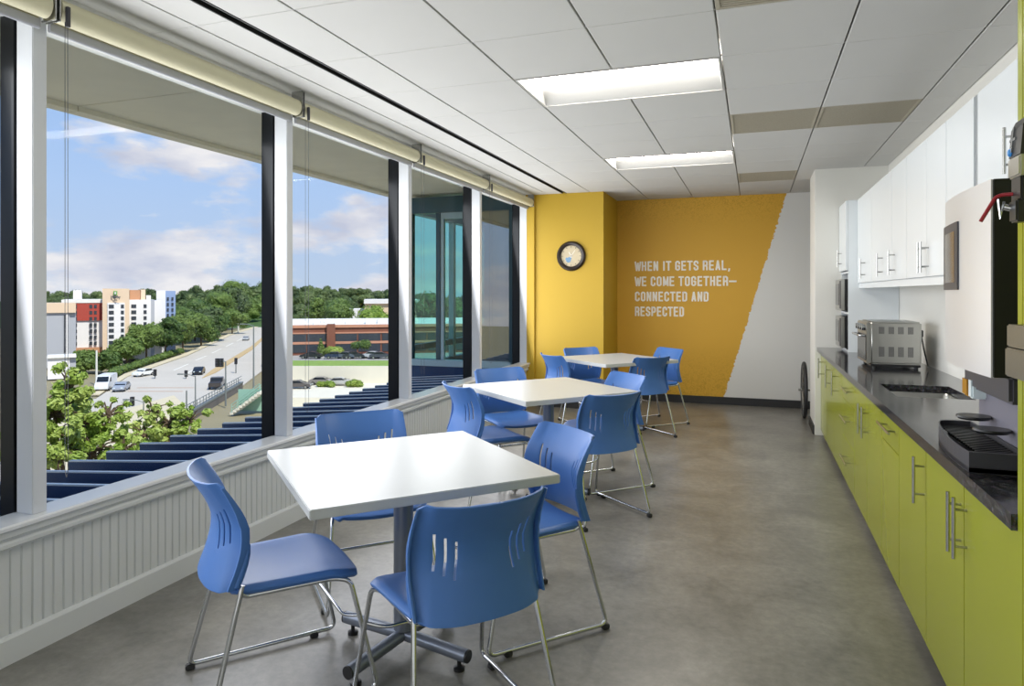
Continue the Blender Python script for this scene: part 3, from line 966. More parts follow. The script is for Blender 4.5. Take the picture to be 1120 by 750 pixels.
# toaster oven
t = thing('toaster_oven', 'silver toaster oven on the black counter', 'toaster oven', (0.78, 5.40, CT))
DX, DYY, HZ = 0.32, 0.46, 0.30
bm = BM(); bx(bm, 0.0, DX, 0.0, DYY, 0.03, 0.03 + HZ, 0.012, 3); obj('body', bm, M['stainless'], t, smooth=True)
bm = BM(); bx(bm, 0.005, DX - 0.005, 0.005, DYY - 0.005, 0.014, 0.031, 0.003); obj('base_tray', bm, M['black_plastic'], t)
bm = BM(); bx(bm, -0.022, -0.0005, 0.006, DYY - 0.006, 0.03, 0.03 + HZ - 0.004, 0.006); fr = obj('front_frame', bm, M['stainless'], t)
bm = BM(); bx(bm, -0.026, -0.0215, 0.03, DYY - 0.03, 0.05, 0.235, 0.002); dr = obj('door_glass', bm, M['toast_win'], t)
bm = BM(); tube(bm, rounded([(-0.024, 0.05, 0.225), (-0.062, 0.05, 0.228), (-0.062, DYY - 0.05, 0.228), (-0.024, DYY - 0.05, 0.225)], 0.02), 0.0075, 10); obj('door_handle', bm, M['chrome'], dr, smooth=True)
for k in range(4):
    yy = 0.075 + k * (DYY - 0.15) / 3
    bm = BM(); lathe(bm, [(0.0, 0.022), (0.022, 0.022), (0.020, 0.045), (0.0, 0.045)], axis='x', c=(0, yy, 0.285), seg=18); obj('knob', bm, M['chrome'], t, smooth=True)
for (zz, hh) in ((0.245, 0.05), (0.085, 0.07)):
    for k in range(4):
        bm = BM()
        for q in range(6):
            xx = 0.055 + k * 0.06 + q * 0.006
            bx(bm, xx, xx + 0.003, -0.0015, 0.001, zz, zz + hh)
        obj('vent_slots', bm, M['dark_grey'], t)
bm = BM(); bx(bm, 0.05, 0.265, -0.002, 0.001, 0.165, 0.225, 0.001); obj('side_panel', bm, M['stainless'], t)
for sx in (0.03, DX - 0.03):
    for sy in (0.03, DYY - 0.03):
        bm = BM(); lathe(bm, [(0, 0), (0.014, 0), (0.014, 0.016), (0, 0.016)], c=(sx, sy, 0), seg=14); obj('foot', bm, M['rubber'], t)
bm = BM(); bx(bm, DX, DX + 0.03, 0.10, 0.16, 0.22, 0.27, 0.004); tube(bm, rounded([(DX + 0.02, 0.12, 0.23), (DX + 0.035, 0.10, 0.12), (DX + 0.05, 0.06, 0.02)], 0.05), 0.005, 8); obj('power_cord', bm, M['black_plastic'], t)

# coffee machine
t = thing('coffee_machine', 'large brushed steel coffee machine on the black counter', 'coffee machine', (0.72, 2.36, CT))
bm = BM(); bx(bm, 0.0, 0.16, 0.0, 0.58, 0.285, 0.868, 0.006); bx(bm, 0.16, 0.42, 0.0, 0.58, 0.0, 0.868, 0.006)
obj('body', bm, M['black_plastic'], t)
def fx(v): return -0.062 + 0.017 * v - 0.016 * math.sin(PI * v)
for ya, yb_ in ((-0.008, -0.0005), (0.5805, 0.588)):
    bm = BM(); bx(bm, -0.058 if ya < 0 else -0.03, 0.40, ya, yb_, 0.286, 0.868, 0.002); obj('side_cheek', bm, M['black_plastic'], t)
bm = BM()                                               # curved brushed front
n = 16; rows = []
for k in range(n + 1):
    v = k / n
    yy = 0.0 + 0.58 * v
    xx = fx(v)
    rows.append((xx, yy))
poly = rows + [(-0.0005, 0.58), (-0.0005, 0.0)]
prism(bm, poly, 0.285, 0.868)
fp = obj('front_panel', bm, M['steel_panel'], t, smooth=True)
bm = BM()
def patch(bm, v0, v1, z0, z1, off, n=8):
    pr = [(fx(v0 + (v1 - v0) * k / n) - off, 0.58 * (v0 + (v1 - v0) * k / n)) for k in range(n + 1)]
    po = pr + [(x + off + 0.0005, y) for x, y in reversed(pr)]
    prism(bm, po, z0, z1)
patch(bm, 0.52, 0.985, 0.545, 0.775, 0.006); bz = obj('screen_bezel', bm, M['dark_grey'], fp)
bm = BM(); patch(bm, 0.58, 0.90, 0.57, 0.745, 0.0075); obj('screen', bm, M['screen'], bz)
bm = BM(); bx(bm, 0.0, 0.16, 0.05, 0.52, 0.20, 0.285, 0.01); obj('brew_head', bm, M['dark_grey'], t)
bm = BM(); bx(bm, 0.04, 0.16, 0.05, 0.50, 0.0, 0.20, 0.006); obj('column', bm, M['mid_grey'], t)
bm = BM(); bx(bm, -0.005, 0.05, 0.46, 0.53, 0.165, 0.235, 0.008); obj('amber_window', bm, M['amber'], t)
bm = BM(); bx(bm, -0.004, 0.05, 0.415, 0.455, 0.165, 0.235, 0.006); obj('clear_spout', bm, M['clear'], t)
bm = BM()
outer = [(-0.116, 0.004)]
for k in range(1, 12):
    v = k / 12
    outer.append((-0.116 + 0.046 * v - 0.022 * math.sin(PI * v), 0.004 + 0.566 * v))
outer += [(-0.066, 0.565), (-0.050, 0.577), (-0.025, 0.584), (0.038, 0.584), (0.038, 0.004)]
prism(bm, outer, 0.001, 0.016)
inn = [(0.03, 0.03)] 
def ring_wall(bm, poly, th, z0, z1):
    cx_ = sum(p[0] for p in poly) / len(poly); cy_ = sum(p[1] for p in poly) / len(poly)
    inner = []
    for p in poly:
        d = Vector((p[0] - cx_, p[1] - cy_)); L = d.length
        d = d * ((L - th) / L)
        inner.append((cx_ + d.x, cy_ + d.y))
    n = len(poly)
    a = [bm.verts.new((p[0], p[1], z0)) for p in poly]; b = [bm.verts.new((p[0], p[1], z1)) for p in poly]
    c = [bm.verts.new((p[0], p[1], z1)) for p in inner]; d = [bm.verts.new((p[0], p[1], z0)) for p in inner]
    for i in range(n):
        j = (i + 1) % n
        bm.faces.new([a[i], a[j], b[j], b[i]]); bm.faces.new([b[i], b[j], c[j], c[i]]); bm.faces.new([c[i], c[j], d[j], d[i]])
ring_wall(bm, outer, 0.016, 0.002, 0.062)
tray = obj('drip_tray', bm, M['dark_grey'], t)
bm = BM()
for k in range(20):
    yy = 0.05 + k * 0.025
    bx(bm, -0.075, 0.03, yy, yy + 0.009, 0.042, 0.048)
for xx in (-0.07, -0.02, 0.025): bx(bm, xx, xx + 0.006, 0.05, 0.53, 0.036, 0.042)
obj('grate', bm, M['black_plastic'], tray)
for (yy, zz) in ((0.36, 0.105), (0.17, 0.095)):
    bm = BM(); lathe(bm, [(0.0, 0.0), (0.045, 0.0), (0.052, 0.006), (0.05, 0.012), (0.0, 0.012)], c=(-0.012, yy, zz), seg=28)
    obj('cup_rest', bm, M['black_plastic'], t, smooth=True)

# tall lime cabinet at the near end
t = thing('tall_cabinet', 'tall lime green cabinet at the right edge of the photo', 'cabinet', (0, 0, 0))
bm = BM(); bx(bm, 0.60, XR - 0.002, 1.925, 1.956, 0.0, 2.232, 0.001); obj('side_panel', bm, M['lime'], t)
bm = BM(); bx(bm, 0.62, XR - 0.002, 1.20, 1.9245, 0.065, 2.232); obj('carcass', bm, M['lime_edge'], t)
for a, b in ((1.20, 1.5625), (1.5625, 1.9245)):
    f = front(t, 'door', a, b, 0.065, 2.232, 0.60); bar_handle(f, 0.60, 1.53 if a < 1.5 else 1.59, 1.0, 0.2)
# steel bracket shelf fixed to the tall cabinet
t = thing('steel_holder', 'two-tier brown steel holder fixed to the tall lime cabinet', 'holder', (0.60, 1.90, 1.22))
bm = BM(); bx(bm, -0.030, -0.0005, -0.12, 0.03, 0.052, 0.105, 0.003); obj('upper_tray', bm, M['stainless_dark'], t)
bm = BM(); bx(bm, -0.033, -0.0005, -0.12, 0.032, -0.018, 0.050, 0.003); obj('lower_tray', bm, M['stainless_dark'], t)
# lever dispenser above it
t = thing('lever_dispenser', 'black and chrome dispenser with a dark red lever on the tall lime cabinet', 'dispenser', (0.60, 1.92, 1.60))
bm = BM(); bx(bm, -0.020, -0.0005, -0.05, 0.015, 0.015, 0.075, 0.004); bx(bm, -0.026, -0.0005, -0.04, 0.008, -0.035, 0.018, 0.004); obj('body', bm, M['black_plastic'], t)
bm = BM(); bx(bm, -0.026, -0.0005, -0.06, 0.018, 0.070, 0.118, 0.004); obj('chrome_band', bm, M['stainless'], t)
bm = BM(); prism_y(bm, [(-0.024, 0.119), (-0.0005, 0.119), (-0.0005, 0.205), (-0.010, 0.205), (-0.019, 0.185)], -0.06, 0.016); hd = obj('hood', bm, M['black_plastic'], t)
bm = BM(); lathe(bm, [(0.0, 0.0), (0.009, 0.0), (0.010, 0.004), (0.007, 0.008), (0.0, 0.009)], axis='x', c=(-0.021, 0.004, 0.132), seg=16); obj('button', bm, M['blue_knob'], hd, smooth=True)
bm = BM(); obox(bm, (-0.0225, -0.008, 0.160), (0.10, 0, 0.995), (0, 1, 0), (-0.995, 0, 0.10), 0.003, 0.018, 0.002); obox(bm, (-0.0228, -0.008, 0.160), (0.10, 0, 0.995), (0, 1, 0), (-0.995, 0, 0.10), 0.030, 0.003, 0.002); obj('chrome_cross', bm, M['chrome'], hd)
bm = BM(); tube(bm, rounded([(-0.012, 0.0, 0.034), (-0.040, 0.012, 0.034), (-0.052, 0.014, 0.028), (-0.082, 0.014, -0.028)], 0.008), 0.0045, 10); obj('lever', bm, M['red'], t, smooth=True)
bm = BM(); tube(bm, [(-0.046, 0.014, 0.024), (-0.042, 0.014, -0.022), (-0.034, 0.014, 0.018)], 0.003, 8); tube(bm, [(-0.012, 0.0, -0.004), (-0.036, 0.006, 0.004)], 0.007, 12); obj('spout', bm, M['chrome'], t, smooth=True)
# little packets at the near end of the counter
for k, lab in enumerate(('lower black-and-white packet on the counter end beside the lime cabinet', 'upper black-and-white packet on the counter end beside the lime cabinet')):
    t = thing('packet', lab, 'packet', (0.70, 2.01, CT + 0.001 + k * 0.036), 0.1, 'packets on the counter end')
    bm = BM(); bx(bm, -0.05, 0.05, -0.035, 0.035, 0, 0.034, 0.003); b_ = obj('box', bm, M['black_plastic'], t)
    bm = BM(); bx(bm, -0.051, 0.051, -0.0365, 0.0365, 0.010, 0.024); obj('white_band', bm, M['lam_white'], t)

# bicycle wheel in the alcove
t = thing('bicycle_wheel', 'black-tyred bicycle wheel standing behind the white partition', 'wheel', (0.535, 8.28, 0.315))
bm = BM()
prof = [(0.315 - 0.02 + 0.02 * math.cos(2 * PI * k / 12), 0.02 * math.sin(2 * PI * k / 12)) for k in range(12)]
lathe(bm, prof, axis='x', seg=48, closed=True); obj('tyre', bm, M['rubber'], t, smooth=True)
bm = BM(); lathe(bm, [(0.279, -0.011), (0.279, 0.011), (0.264, 0.008), (0.264, -0.008)], axis='x', seg=48, closed=True); obj('rim', bm, M['nickel'], t, smooth=True)
bm = BM(); tube(bm, [(-0.06, 0, 0), (0.06, 0, 0)], 0.012, 12); tube(bm, [(-0.028, 0, 0), (-0.024, 0, 0)], 0.024, 16); tube(bm, [(0.024, 0, 0), (0.028, 0, 0)], 0.024, 16); obj('hub', bm, M['nickel'], t, smooth=True)
bm = BM()
for k in range(24):
    a = 2 * PI * k / 24; s = 1 if k % 2 else -1; a2 = a + 0.35 * (1 if k % 4 < 2 else -1)
    tube(bm, [(s * 0.026, 0.022 * math.cos(a2), 0.022 * math.sin(a2)), (0, 0.268 * math.cos(a), 0.268 * math.sin(a))], 0.0013, 5, False)
obj('spokes', bm, M['nickel'], t)

# clock on the yellow column
t = thing('wall_clock', 'round dark-rimmed wall clock on the yellow column', 'clock', (-2.084, 8.06, 1.844))
bm = BM(); lathe(bm, [(0.128, 0.004), (0.128, 0.022), (0.140, 0.034), (0.160, 0.038), (0.176, 0.028), (0.182, 0.010), (0.180, 0.0005)], axis='y', seg=48); 
obj('rim', bm, M['clock_rim'], t, smooth=True)
bm = BM(); lathe(bm, [(0.0, 0.010), (0.1285, 0.010)], axis='y', seg=48); fc = obj('face', bm, M['clock_face'], t)
bm = BM()
for k in range(12):
    a = PI / 6 * k; d = Vector((math.sin(a), 0, math.cos(a))); p = Vector((-d.z, 0, d.x))
    obox(bm, d * 0.112 + Vector((0, -0.0115, 0)), d, p, (0, 1, 0), 0.010, 0.0025, 0.001)
obj('hour_marks', bm, M['clock_rim'], fc)
for nm, a, L, wd in (('hour_hand', math.radians(-28), 0.055, 0.005), ('minute_hand', math.radians(35), 0.085, 0.0035)):
    bm = BM(); d = Vector((math.sin(a), 0, math.cos(a))); p = Vector((-d.z, 0, d.x))
    obox(bm, d * (L / 2 - 0.01) + Vector((0, -0.014 - wd * 0.3, 0)), d, p, (0, 1, 0), L / 2 + 0.01, wd, 0.001)
    obj(nm, bm, M['letter'], t)
bm = BM()
for (px_, pz_, rr) in ((-0.035, -0.05, 0.030), (-0.02, -0.03, 0.022), (-0.055, -0.035, 0.018)):
    lathe(bm, [(0.0, 0.0108), (rr, 0.0107)], axis='y', c=(px_, 0, pz_), seg=20)
obj('blue_picture', bm, mat('clock_blue', '#6f95b8', 0.5, var=0.3, vscale=30), fc)
bm = BM(); lathe(bm, [(0.0, 0.018), (0.006, 0.018), (0.006, 0.010)], axis='y', seg=14); obj('hub', bm, M['clock_rim'], t)

# ------------------------------------------------------------------ wall lettering (condensed block capitals)
def glyph(ch):
    """strokes of a condensed capital in a 0.42 x 1 cell"""
    W_ = 0.42
    def arc(pts): return pts
    l, r_, b, t_ = 0.07, W_ - 0.07, 0.07, 0.93
    m_ = 0.5; k = 0.09
    oval = [(l, b + k), (l + k, b), (r_ - k, b), (r_, b + k), (r_, t_ - k), (r_ - k, t_), (l + k, t_), (l, t_ - k), (l, b + k)]
    G = {
     'A': [[(l, 0), (0.5 * W_, 1.0), (r_, 0)], [(l + 0.045, 0.27), (r_ - 0.045, 0.27)]],
     'C': [[(r_, 0.33), (r_, b + k), (r_ - k, b), (l + k, b), (l, b + k), (l, t_ - k), (l + k, t_), (r_ - k, t_), (r_, t_ - k), (r_, 0.67)]],
     'D': [[(l, 0), (l, 1)], [(l, b), (r_ - k, b), (r_, b + k), (r_, t_ - k), (r_ - k, t_), (l, t_)]],
     'E': [[(l, 0), (l, 1)], [(l, b), (r_ + 0.03, b)], [(l, 0.51), (r_, 0.51)], [(l, t_), (r_ + 0.03, t_)]],
     'G': [[(r_, 0.68), (r_, t_ - k), (r_ - k, t_), (l + k, t_), (l, t_ - k), (l, b + k), (l + k, b), (r_ - k, b), (r_, b + k), (r_, 0.48), (0.5 * W_, 0.48)]],
     'H': [[(l, 0), (l, 1)], [(r_, 0), (r_, 1)], [(l, 0.51), (r_, 0.51)]],
     'I': [[(0.5 * W_, 0), (0.5 * W_, 1)]],
     'L': [[(l, 0), (l, 1)], [(l, b), (r_ + 0.03, b)]],
     'M': [[(0.03, 0), (0.03, 1)], [(W_ - 0.03, 0), (W_ - 0.03, 1)], [(0.03, 1.0), (0.5 * W_, 0.1), (W_ - 0.03, 1.0)]],
     'N': [[(l, 0), (l, 1)], [(r_, 0), (r_, 1)], [(l, 1.0), (r_, 0.0)]],
     'O': [oval],
     'P': [[(l, 0), (l, 1)], [(l, 0.43), (r_ - k, 0.43), (r_, 0.43 + k), (r_, t_ - k), (r_ - k, t_), (l, t_)]],
     'R': [[(l, 0), (l, 1)], [(l, 0.47), (r_ - k, 0.47), (r_, 0.47 + k), (r_, t_ - k), (r_ - k, t_), (l, t_)], [(r_ - k, 0.47), (r_, 0.38), (r_, 0.0)]],
     'S': [[(r_, 0.70), (r_, t_ - k), (r_ - k, t_), (l + k, t_), (l, t_ - k), (l, 0.62), (r_, 0.38), (r_, b + k), (r_ - k, b), (l + k, b), (l, b + k), (l, 0.30)]],
     'T': [[(0.5 * W_, 0), (0.5 * W_, 1)], [(0.0, t_), (W_, t_)]],
     'W': [[(-0.03, 1), (0.10, 0.02), (0.5 * W_, 0.85), (W_ - 0.10, 0.02), (W_ + 0.03, 1)]],
     ',': [[(0.10, 0.14), (0.10, 0.05), (0.06, -0.12)]],
     '-': [[(-0.02, 0.46), (0.56, 0.46)]],
     'Y': [[(0, 1), (0.5 * W_, 0.45), (W_, 1)], [(0.5 * W_, 0.5), (0.5 * W_, 0)]],
     'K': [[(l, 0), (l, 1)], [(r_, 1), (l, 0.42)], [(l + 0.1, 0.55), (r_, 0)]],
    }
    return G.get(ch, [])

def stroke_text(bm, txt, x0, z0, height, width, y, depth, thick=0.14):
    adv = {' ': 0.26, 'W': 0.60, 'M': 0.58, 'I': 0.34, ',': 0.22, '-': 0.62}
    tot = sum(adv.get(c, 0.53) for c in txt) - 0.11
    sx = width / tot
    x = 0.0
    cnt = 0
    for ch in txt:
        off = 0.05 if ch in 'WM' else (-0.07 if ch == 'I' else 0)
        for st in glyph(ch):
            for (a, b) in zip(st, st[1:]):
                A = Vector((x0 + (x + off + a[0]) * sx, 0, z0 + a[1] * height)); B = Vector((x0 + (x + off + b[0]) * sx, 0, z0 + b[1] * height))
                d = (B - A); L = d.length
                if L < 1e-6: continue
                d.normalize(); p = Vector((-d.z, 0, d.x))
                ext = thick * height * 0.16 if not (a[1] in (0, 1) or b[1] in (0, 1)) else 0
                obox(bm, (A + B) / 2 + Vector((0, y - depth * (1 + 0.03 * (cnt % 5)), 0)), d, p, (0, 1, 0), L / 2 + ext, thick * height / 2 * 0.92, depth)
                cnt += 1
        x += adv.get(ch, 0.53)

t = thing('wall_lettering', 'white lettering WHEN IT GETS REAL, WE COME TOGETHER on the golden mural', 'lettering', (0, YB, 0))
ADV = {' ': 0.26, 'W': 0.60, 'M': 0.58, 'I': 0.34, ',': 0.22, '-': 0.62}
for (txt, zb, wd) in (('WHEN IT GETS REAL,', 1.684, 1.175), ('WE COME TOGETHER-', 1.486, 1.25), ('CONNECTED AND', 1.290, 0.925), ('RESPECTED', 1.096, 0.622)):
    tot = sum(ADV.get(c, 0.53) for c in txt) - 0.11
    k = wd / tot
    x = 0.0
    for wd_ in txt.split(' '):
        wl = sum(ADV.get(c, 0.53) for c in wd_)
        bm = BM(); stroke_text(bm, wd_, -1.458 + x * k, zb, 0.122, (wl - 0.11) * k, 0.0, 0.002, 0.185)
        obj('word', bm, M['letter'], t)
        x += wl + ADV[' ']

# ================================================================== OUTSIDE
random.seed(7)
CY, SY_ = math.cos(YAW), math.sin(YAW)
FPX = 746.7
G = -15.0                                                # street level below the room
def atd(px, d):
    """ground position seen at image column px at view depth d"""
    xc = (px - 560) / FPX * d
    return Vector((CY * xc - SY_ * d, SY_ * xc + CY * d, 0))
def gp(px, py, z=G):
    d = FPX * (CAMH - z) / (py - 320)
    v = atd(px, d); v.z = z
    return v
def zat(py, d): return CAMH + (320 - py) * d / FPX

def leafmat(name, c1, c2, sc=0.7):
    m = bpy.data.materials.new(name); m.use_nodes = True
    nt = m.node_tree; b = nt.nodes['Principled BSDF']
    tc = N(nt, 'ShaderNodeTexCoord'); nz = N(nt, 'ShaderNodeTexNoise', i_Scale=sc, i_Detail=4.0)
    oi = N(nt, 'ShaderNodeObjectInfo')
    nt.links.new(tc.outputs['Object'], nz.inputs['Vector'])
    ad = N(nt, 'ShaderNodeMath', operation='MULTIPLY_ADD'); ad.inputs[1].default_value = 0.35; 
    nt.links.new(oi.outputs['Random'], ad.inputs[0]); 
    sb = N(nt, 'ShaderNodeMath', operation='SUBTRACT'); sb.inputs[1].default_value = 0.17
    nt.links.new(nz.outputs['Fac'], sb.inputs[0]); nt.links.new(sb.outputs[0], ad.inputs[2])
    r = N(nt, 'ShaderNodeValToRGB')
    r.color_ramp.elements[0].position = 0.3; r.color_ramp.elements[0].color = lin(c1)
    r.color_ramp.elements[1].position = 0.7; r.color_ramp.elements[1].color = lin(c2)
    nt.links.new(ad.outputs[0], r.inputs['Fac']); nt.links.new(r.outputs['Color'], b.inputs['Base Color'])
    b.inputs['Roughness'].default_value = 0.6
    tr = N(nt, 'ShaderNodeBsdfTranslucent'); nt.links.new(r.outputs['Color'], tr.inputs['Color'])
    mx = N(nt, 'ShaderNodeMixShader'); mx.inputs[0].default_value = 0.3
    nt.links.new(b.outputs[0], mx.inputs[1]); nt.links.new(tr.outputs[0], mx.inputs[2])
    nt.links.new(mx.outputs[0], nt.nodes['Material Output'].inputs['Surface'])
    return m
M['leaf_far'] = leafmat('leaf_far', '#465a35', '#71834e', 0.25)
M['leaf_mid'] = leafmat('leaf_mid', '#44622d', '#788f46', 0.5)
M['leaf_light'] = leafmat('leaf_light', '#7e9a3c', '#a9b95a', 0.5)
M['leaf_near'] = leafmat('leaf_near', '#8ba83f', '#c8d47e', 1.2)
M['grass'] = mat('grass', '#7f9a45', 0.9, var=0.25, vscale=0.6)
M['hill'] = mat('hill_green', '#44602f', 0.95, var=0.3, vscale=0.08)
M['asphalt'] = mat('asphalt', '#c2bbb0', 0.9, var=0.08, vscale=0.15)
M['asphalt_dark'] = mat('parking_asphalt', '#a19f9b', 0.9, var=0.08, vscale=0.2)
M['walk'] = mat('sidewalk', '#cfc3a6', 0.9, var=0.06, vscale=0.4)
M['median'] = mat('median', '#c0a67a', 0.9, var=0.08, vscale=0.3)
M['paint_line'] = mat('road_paint', '#e2dfd6', 0.8, var=0.04)
M['soil'] = mat('soil', '#8d8468', 0.95, var=0.15, vscale=0.1)
M['hotel_white'] = mat('hotel_white', '#e6e3e3', 0.8, var=0.03, vscale=0.2)
M['hotel_beige'] = mat('hotel_beige', '#dcc3a8', 0.8, var=0.04, vscale=0.2)
M['hotel_red'] = mat('hotel_red', '#ab463a', 0.8, var=0.05, vscale=0.2)
M['hotel_tan'] = mat('hotel_tan', '#b98a68', 0.8, var=0.06, vscale=0.3)
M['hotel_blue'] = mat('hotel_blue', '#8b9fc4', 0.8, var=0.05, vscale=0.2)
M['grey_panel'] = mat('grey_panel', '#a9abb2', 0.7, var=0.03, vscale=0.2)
M['win_dark'] = mat('win_dark', '#3a3f47', 0.2, var=0.2, vscale=0.5)
M['brick'] = mat('brick', '#80503f', 0.85, var=0.12, vscale=2)
M['brick_band'] = mat('brick_band', '#c08a70', 0.85, var=0.08, vscale=1)
M['roof_white'] = mat('roof_white', '#e4e2dc', 0.8, var=0.03, vscale=0.3)
M['sign_green'] = mat('sign_green', '#4f9b3c', 0.5, var=0.05)
M['sign_text'] = mat('sign_text', '#3c4a52', 0.5, var=0.05)
M['pole'] = mat('pole_grey', '#7f8482', 0.5, 0.4, bump=0.01)
M['pole_white'] = mat('pole_white', '#d6d5cc', 0.6, bump=0.01)
M['rail_green'] = mat('rail_green', '#8fb5a2', 0.5, bump=0.01)
M['dark_wall'] = mat('dark_wall', '#6a6560', 0.9, var=0.12, vscale=0.6)
M['car_glass'] = mat('car_glass', '#20262d', 0.1, var=0.1)

def leaves_mesh(name, blobs, n, size, mats, seed, trunk=None, core=True, branches=(), fill=0.72):
    """crown of leaf quads on blob surfaces (+ a solid leafy core), trunk tube"""
    rnd = random.Random(seed)
    vs, fs = [], []
    wts = [b[3] ** 2 for b in blobs]
    for q in range(n):
        b = rnd.choices(blobs, wts)[0]
        d = Vector((rnd.gauss(0, 1), rnd.gauss(0, 1), rnd.gauss(0, 1))).normalized()
        rr = b[3] * (fill + (1.08 - fill) * rnd.random() ** 0.7)
        p = Vector(b[:3]) + Vector((d.x * rr, d.y * rr, d.z * rr * 0.8))
        nrm = (d + Vector((rnd.gauss(0, .5), rnd.gauss(0, .5), rnd.gauss(0.25, .5)))).normalized()
        a = nrm.orthogonal().normalized(); a.rotate(Matrix.Rotation(rnd.random() * 6.28, 3, nrm)); c = nrm.cross(a)
        s = size * (0.6 + 0.8 * rnd.random())
        i = len(vs)
        vs += [p - a * s, p - c * s * 0.5 + nrm * s * 0.12, p + a * s, p + c * s * 0.5 + nrm * s * 0.12]
        fs.append((i, i + 1, i + 2, i + 3))
    if core:
        for b in blobs:
            t = bmesh.new(); bmesh.ops.create_icosphere(t, subdivisions=2, radius=b[3] * 0.8)
            i = len(vs)
            for v in t.verts:
                k = 0.85 + 0.3 * rnd.random()
                vs.append(Vector((b[0] + v.co.x * k, b[1] + v.co.y * k, b[2] + v.co.z * k * 0.8)))
            for f in t.faces: fs.append(tuple(i + v.index for v in f.verts))
            t.free()
    me = bpy.data.meshes.new(name); me.from_pydata([tuple(v) for v in vs], [], fs); me.materials.append(mats)
    return me

def tree(name, label, loc, blobs, n, size, m, seed, trunk, branches=(), core=True, group=None, cat='tree'):
    t = thing(name, label, cat, loc, 0, group)
    me = leaves_mesh('foliage', blobs, n, size, m, seed, core=core)
    link(bpy.data.objects.new('foliage', me), t)
    bm = BM()
    tube(bm, trunk[0], trunk[1], 8)
    for pts, r in branches: tube(bm, pts, r, 6)
    obj('trunk', bm, M['bark'], t, smooth=True)
    return t

# --- overhang of the building above the windows
for a, b in ((-4.0, 0.025), (0.035, 3.475), (3.485, 6.925), (6.935, 12.6)):
    bm = BM(); bx(bm, -4.54, -2.87, a, b, 2.70, 3.0); bx(bm, -4.56, -4.44, a, b, 2.665, 2.70)
    o = obj('soffit', bm, M['concrete']); struct(o)

# --- navy standing seam canopy below the windows
t = thing('metal_canopy', 'navy blue standing-seam metal canopy outside below the windows', 'canopy', (-2.9, 0, 0.403))
SLP = -0.0777
ax = Vector((-1, 0, SLP)).normalized()
bm = BM(); c = Vector((-0.66, 3.25, -0.13 + 0.66 * SLP)); obox(bm, c, ax, (0, 1, 0), ax.cross(Vector((0, 1, 0))), 0.66, 4.85, 0.01)
obj('roof_pan', bm, M['navy'], t)
for k in range(-15, 18):
    yy = 3.24 + 0.2725 * k
    bm = BM()
    obox(bm, Vector((-0.65, yy, -0.06 + 0.65 * SLP)), ax, (0, 1, 0), ax.cross(Vector((0, 1, 0))), 0.652, 0.012, 0.06)
    f = obj('standing_seam', bm, M['navy'], t)
    bm = BM()
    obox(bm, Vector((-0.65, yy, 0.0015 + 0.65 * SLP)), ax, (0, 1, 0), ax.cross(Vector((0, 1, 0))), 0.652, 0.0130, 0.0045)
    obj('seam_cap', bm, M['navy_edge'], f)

# --- glazed wing beyond the last windows
WX, WY = -4.35, 8.12
t = thing('glass_wing', 'green-tinted glazed corner wing of the building outside the far windows', 'glass wing', (-2.87, WY, 0))
bm = BM(); bx(bm, WX + 2.87, 0, 0.0, 0.12, 2.45, 2.66); bx(bm, WX + 2.87, WX + 2.87 + 0.12, 0.12, 4.4, 2.45, 2.66); obj('header', bm, M['wing_frame'], t)
bm = BM(); bx(bm, WX + 2.87, 0, -0.05, 0.12, 0.44, 0.52); obj('ledge', bm, M['wing_light'], t)
bm = BM(); bx(bm, WX + 2.87, 0, 0.0, 0.10, -2.5, 0.44); bx(bm, WX + 2.87, WX + 2.97, 0.10, 4.4, -2.5, 0.44); bx(bm, WX + 2.97, 0.2, 0.1, 4.4, 0.30, 0.34); obj('spandrel', bm, M['navy'], t)
for x in (WX + 2.87 + 0.03, -1.04, -0.66, -0.02):
    bm = BM(); bx(bm, x - 0.03, x + 0.03, 0.02, 0.10, 0.52, 2.45); obj('post', bm, M['wing_frame'], t)
for y in (1.35, 2.85, 4.35):
    bm = BM(); bx(bm, WX + 2.87, WX + 2.95, y - 0.04, y + 0.04, 0.44, 2.45); obj('post', bm, M['wing_light'], t)
bm = BM(); bx(bm, -1.005, -0.965, 0.03, 0.09, 0.52, 2.45); bx(bm, -0.965, -0.69, 0.03, 0.09, 2.37, 2.45); obj('light_frame', bm, M['wing_light'], t)
bm = BM(); bx(bm, WX + 2.87, WX + 2.94, 0.1, 4.4, 0.62, 0.70); obj('side_rail', bm, M['wing_frame'], t)
bm = BM(); bx(bm, WX + 2.93, -0.69, 0.055, 0.063, 0.52, 2.45); obj('front_pane', bm, M['green_glass'], t)
bm = BM(); bx(bm, -0.63, -0.05, 0.05, 0.058, 0.52, 2.45); obj('tinted_pane', bm, M['tint_glass'], t)
for y0, y1 in ((0.1, 1.31), (1.39, 2.81), (2.89, 4.31)):
    bm = BM(); bx(bm, WX + 2.905, WX + 2.912, y0, y1, 0.44, 2.45); obj('side_pane', bm, M['green_glass'], t)
bm = BM(); bx(bm, -0.66, 0.2, 0.7, 0.8, 0.34, 2.66); bx(bm, -0.66, -0.56, 0.8, 4.4, 0.34, 2.66); obj('inner_wall', bm, M['wing_wall'], t)

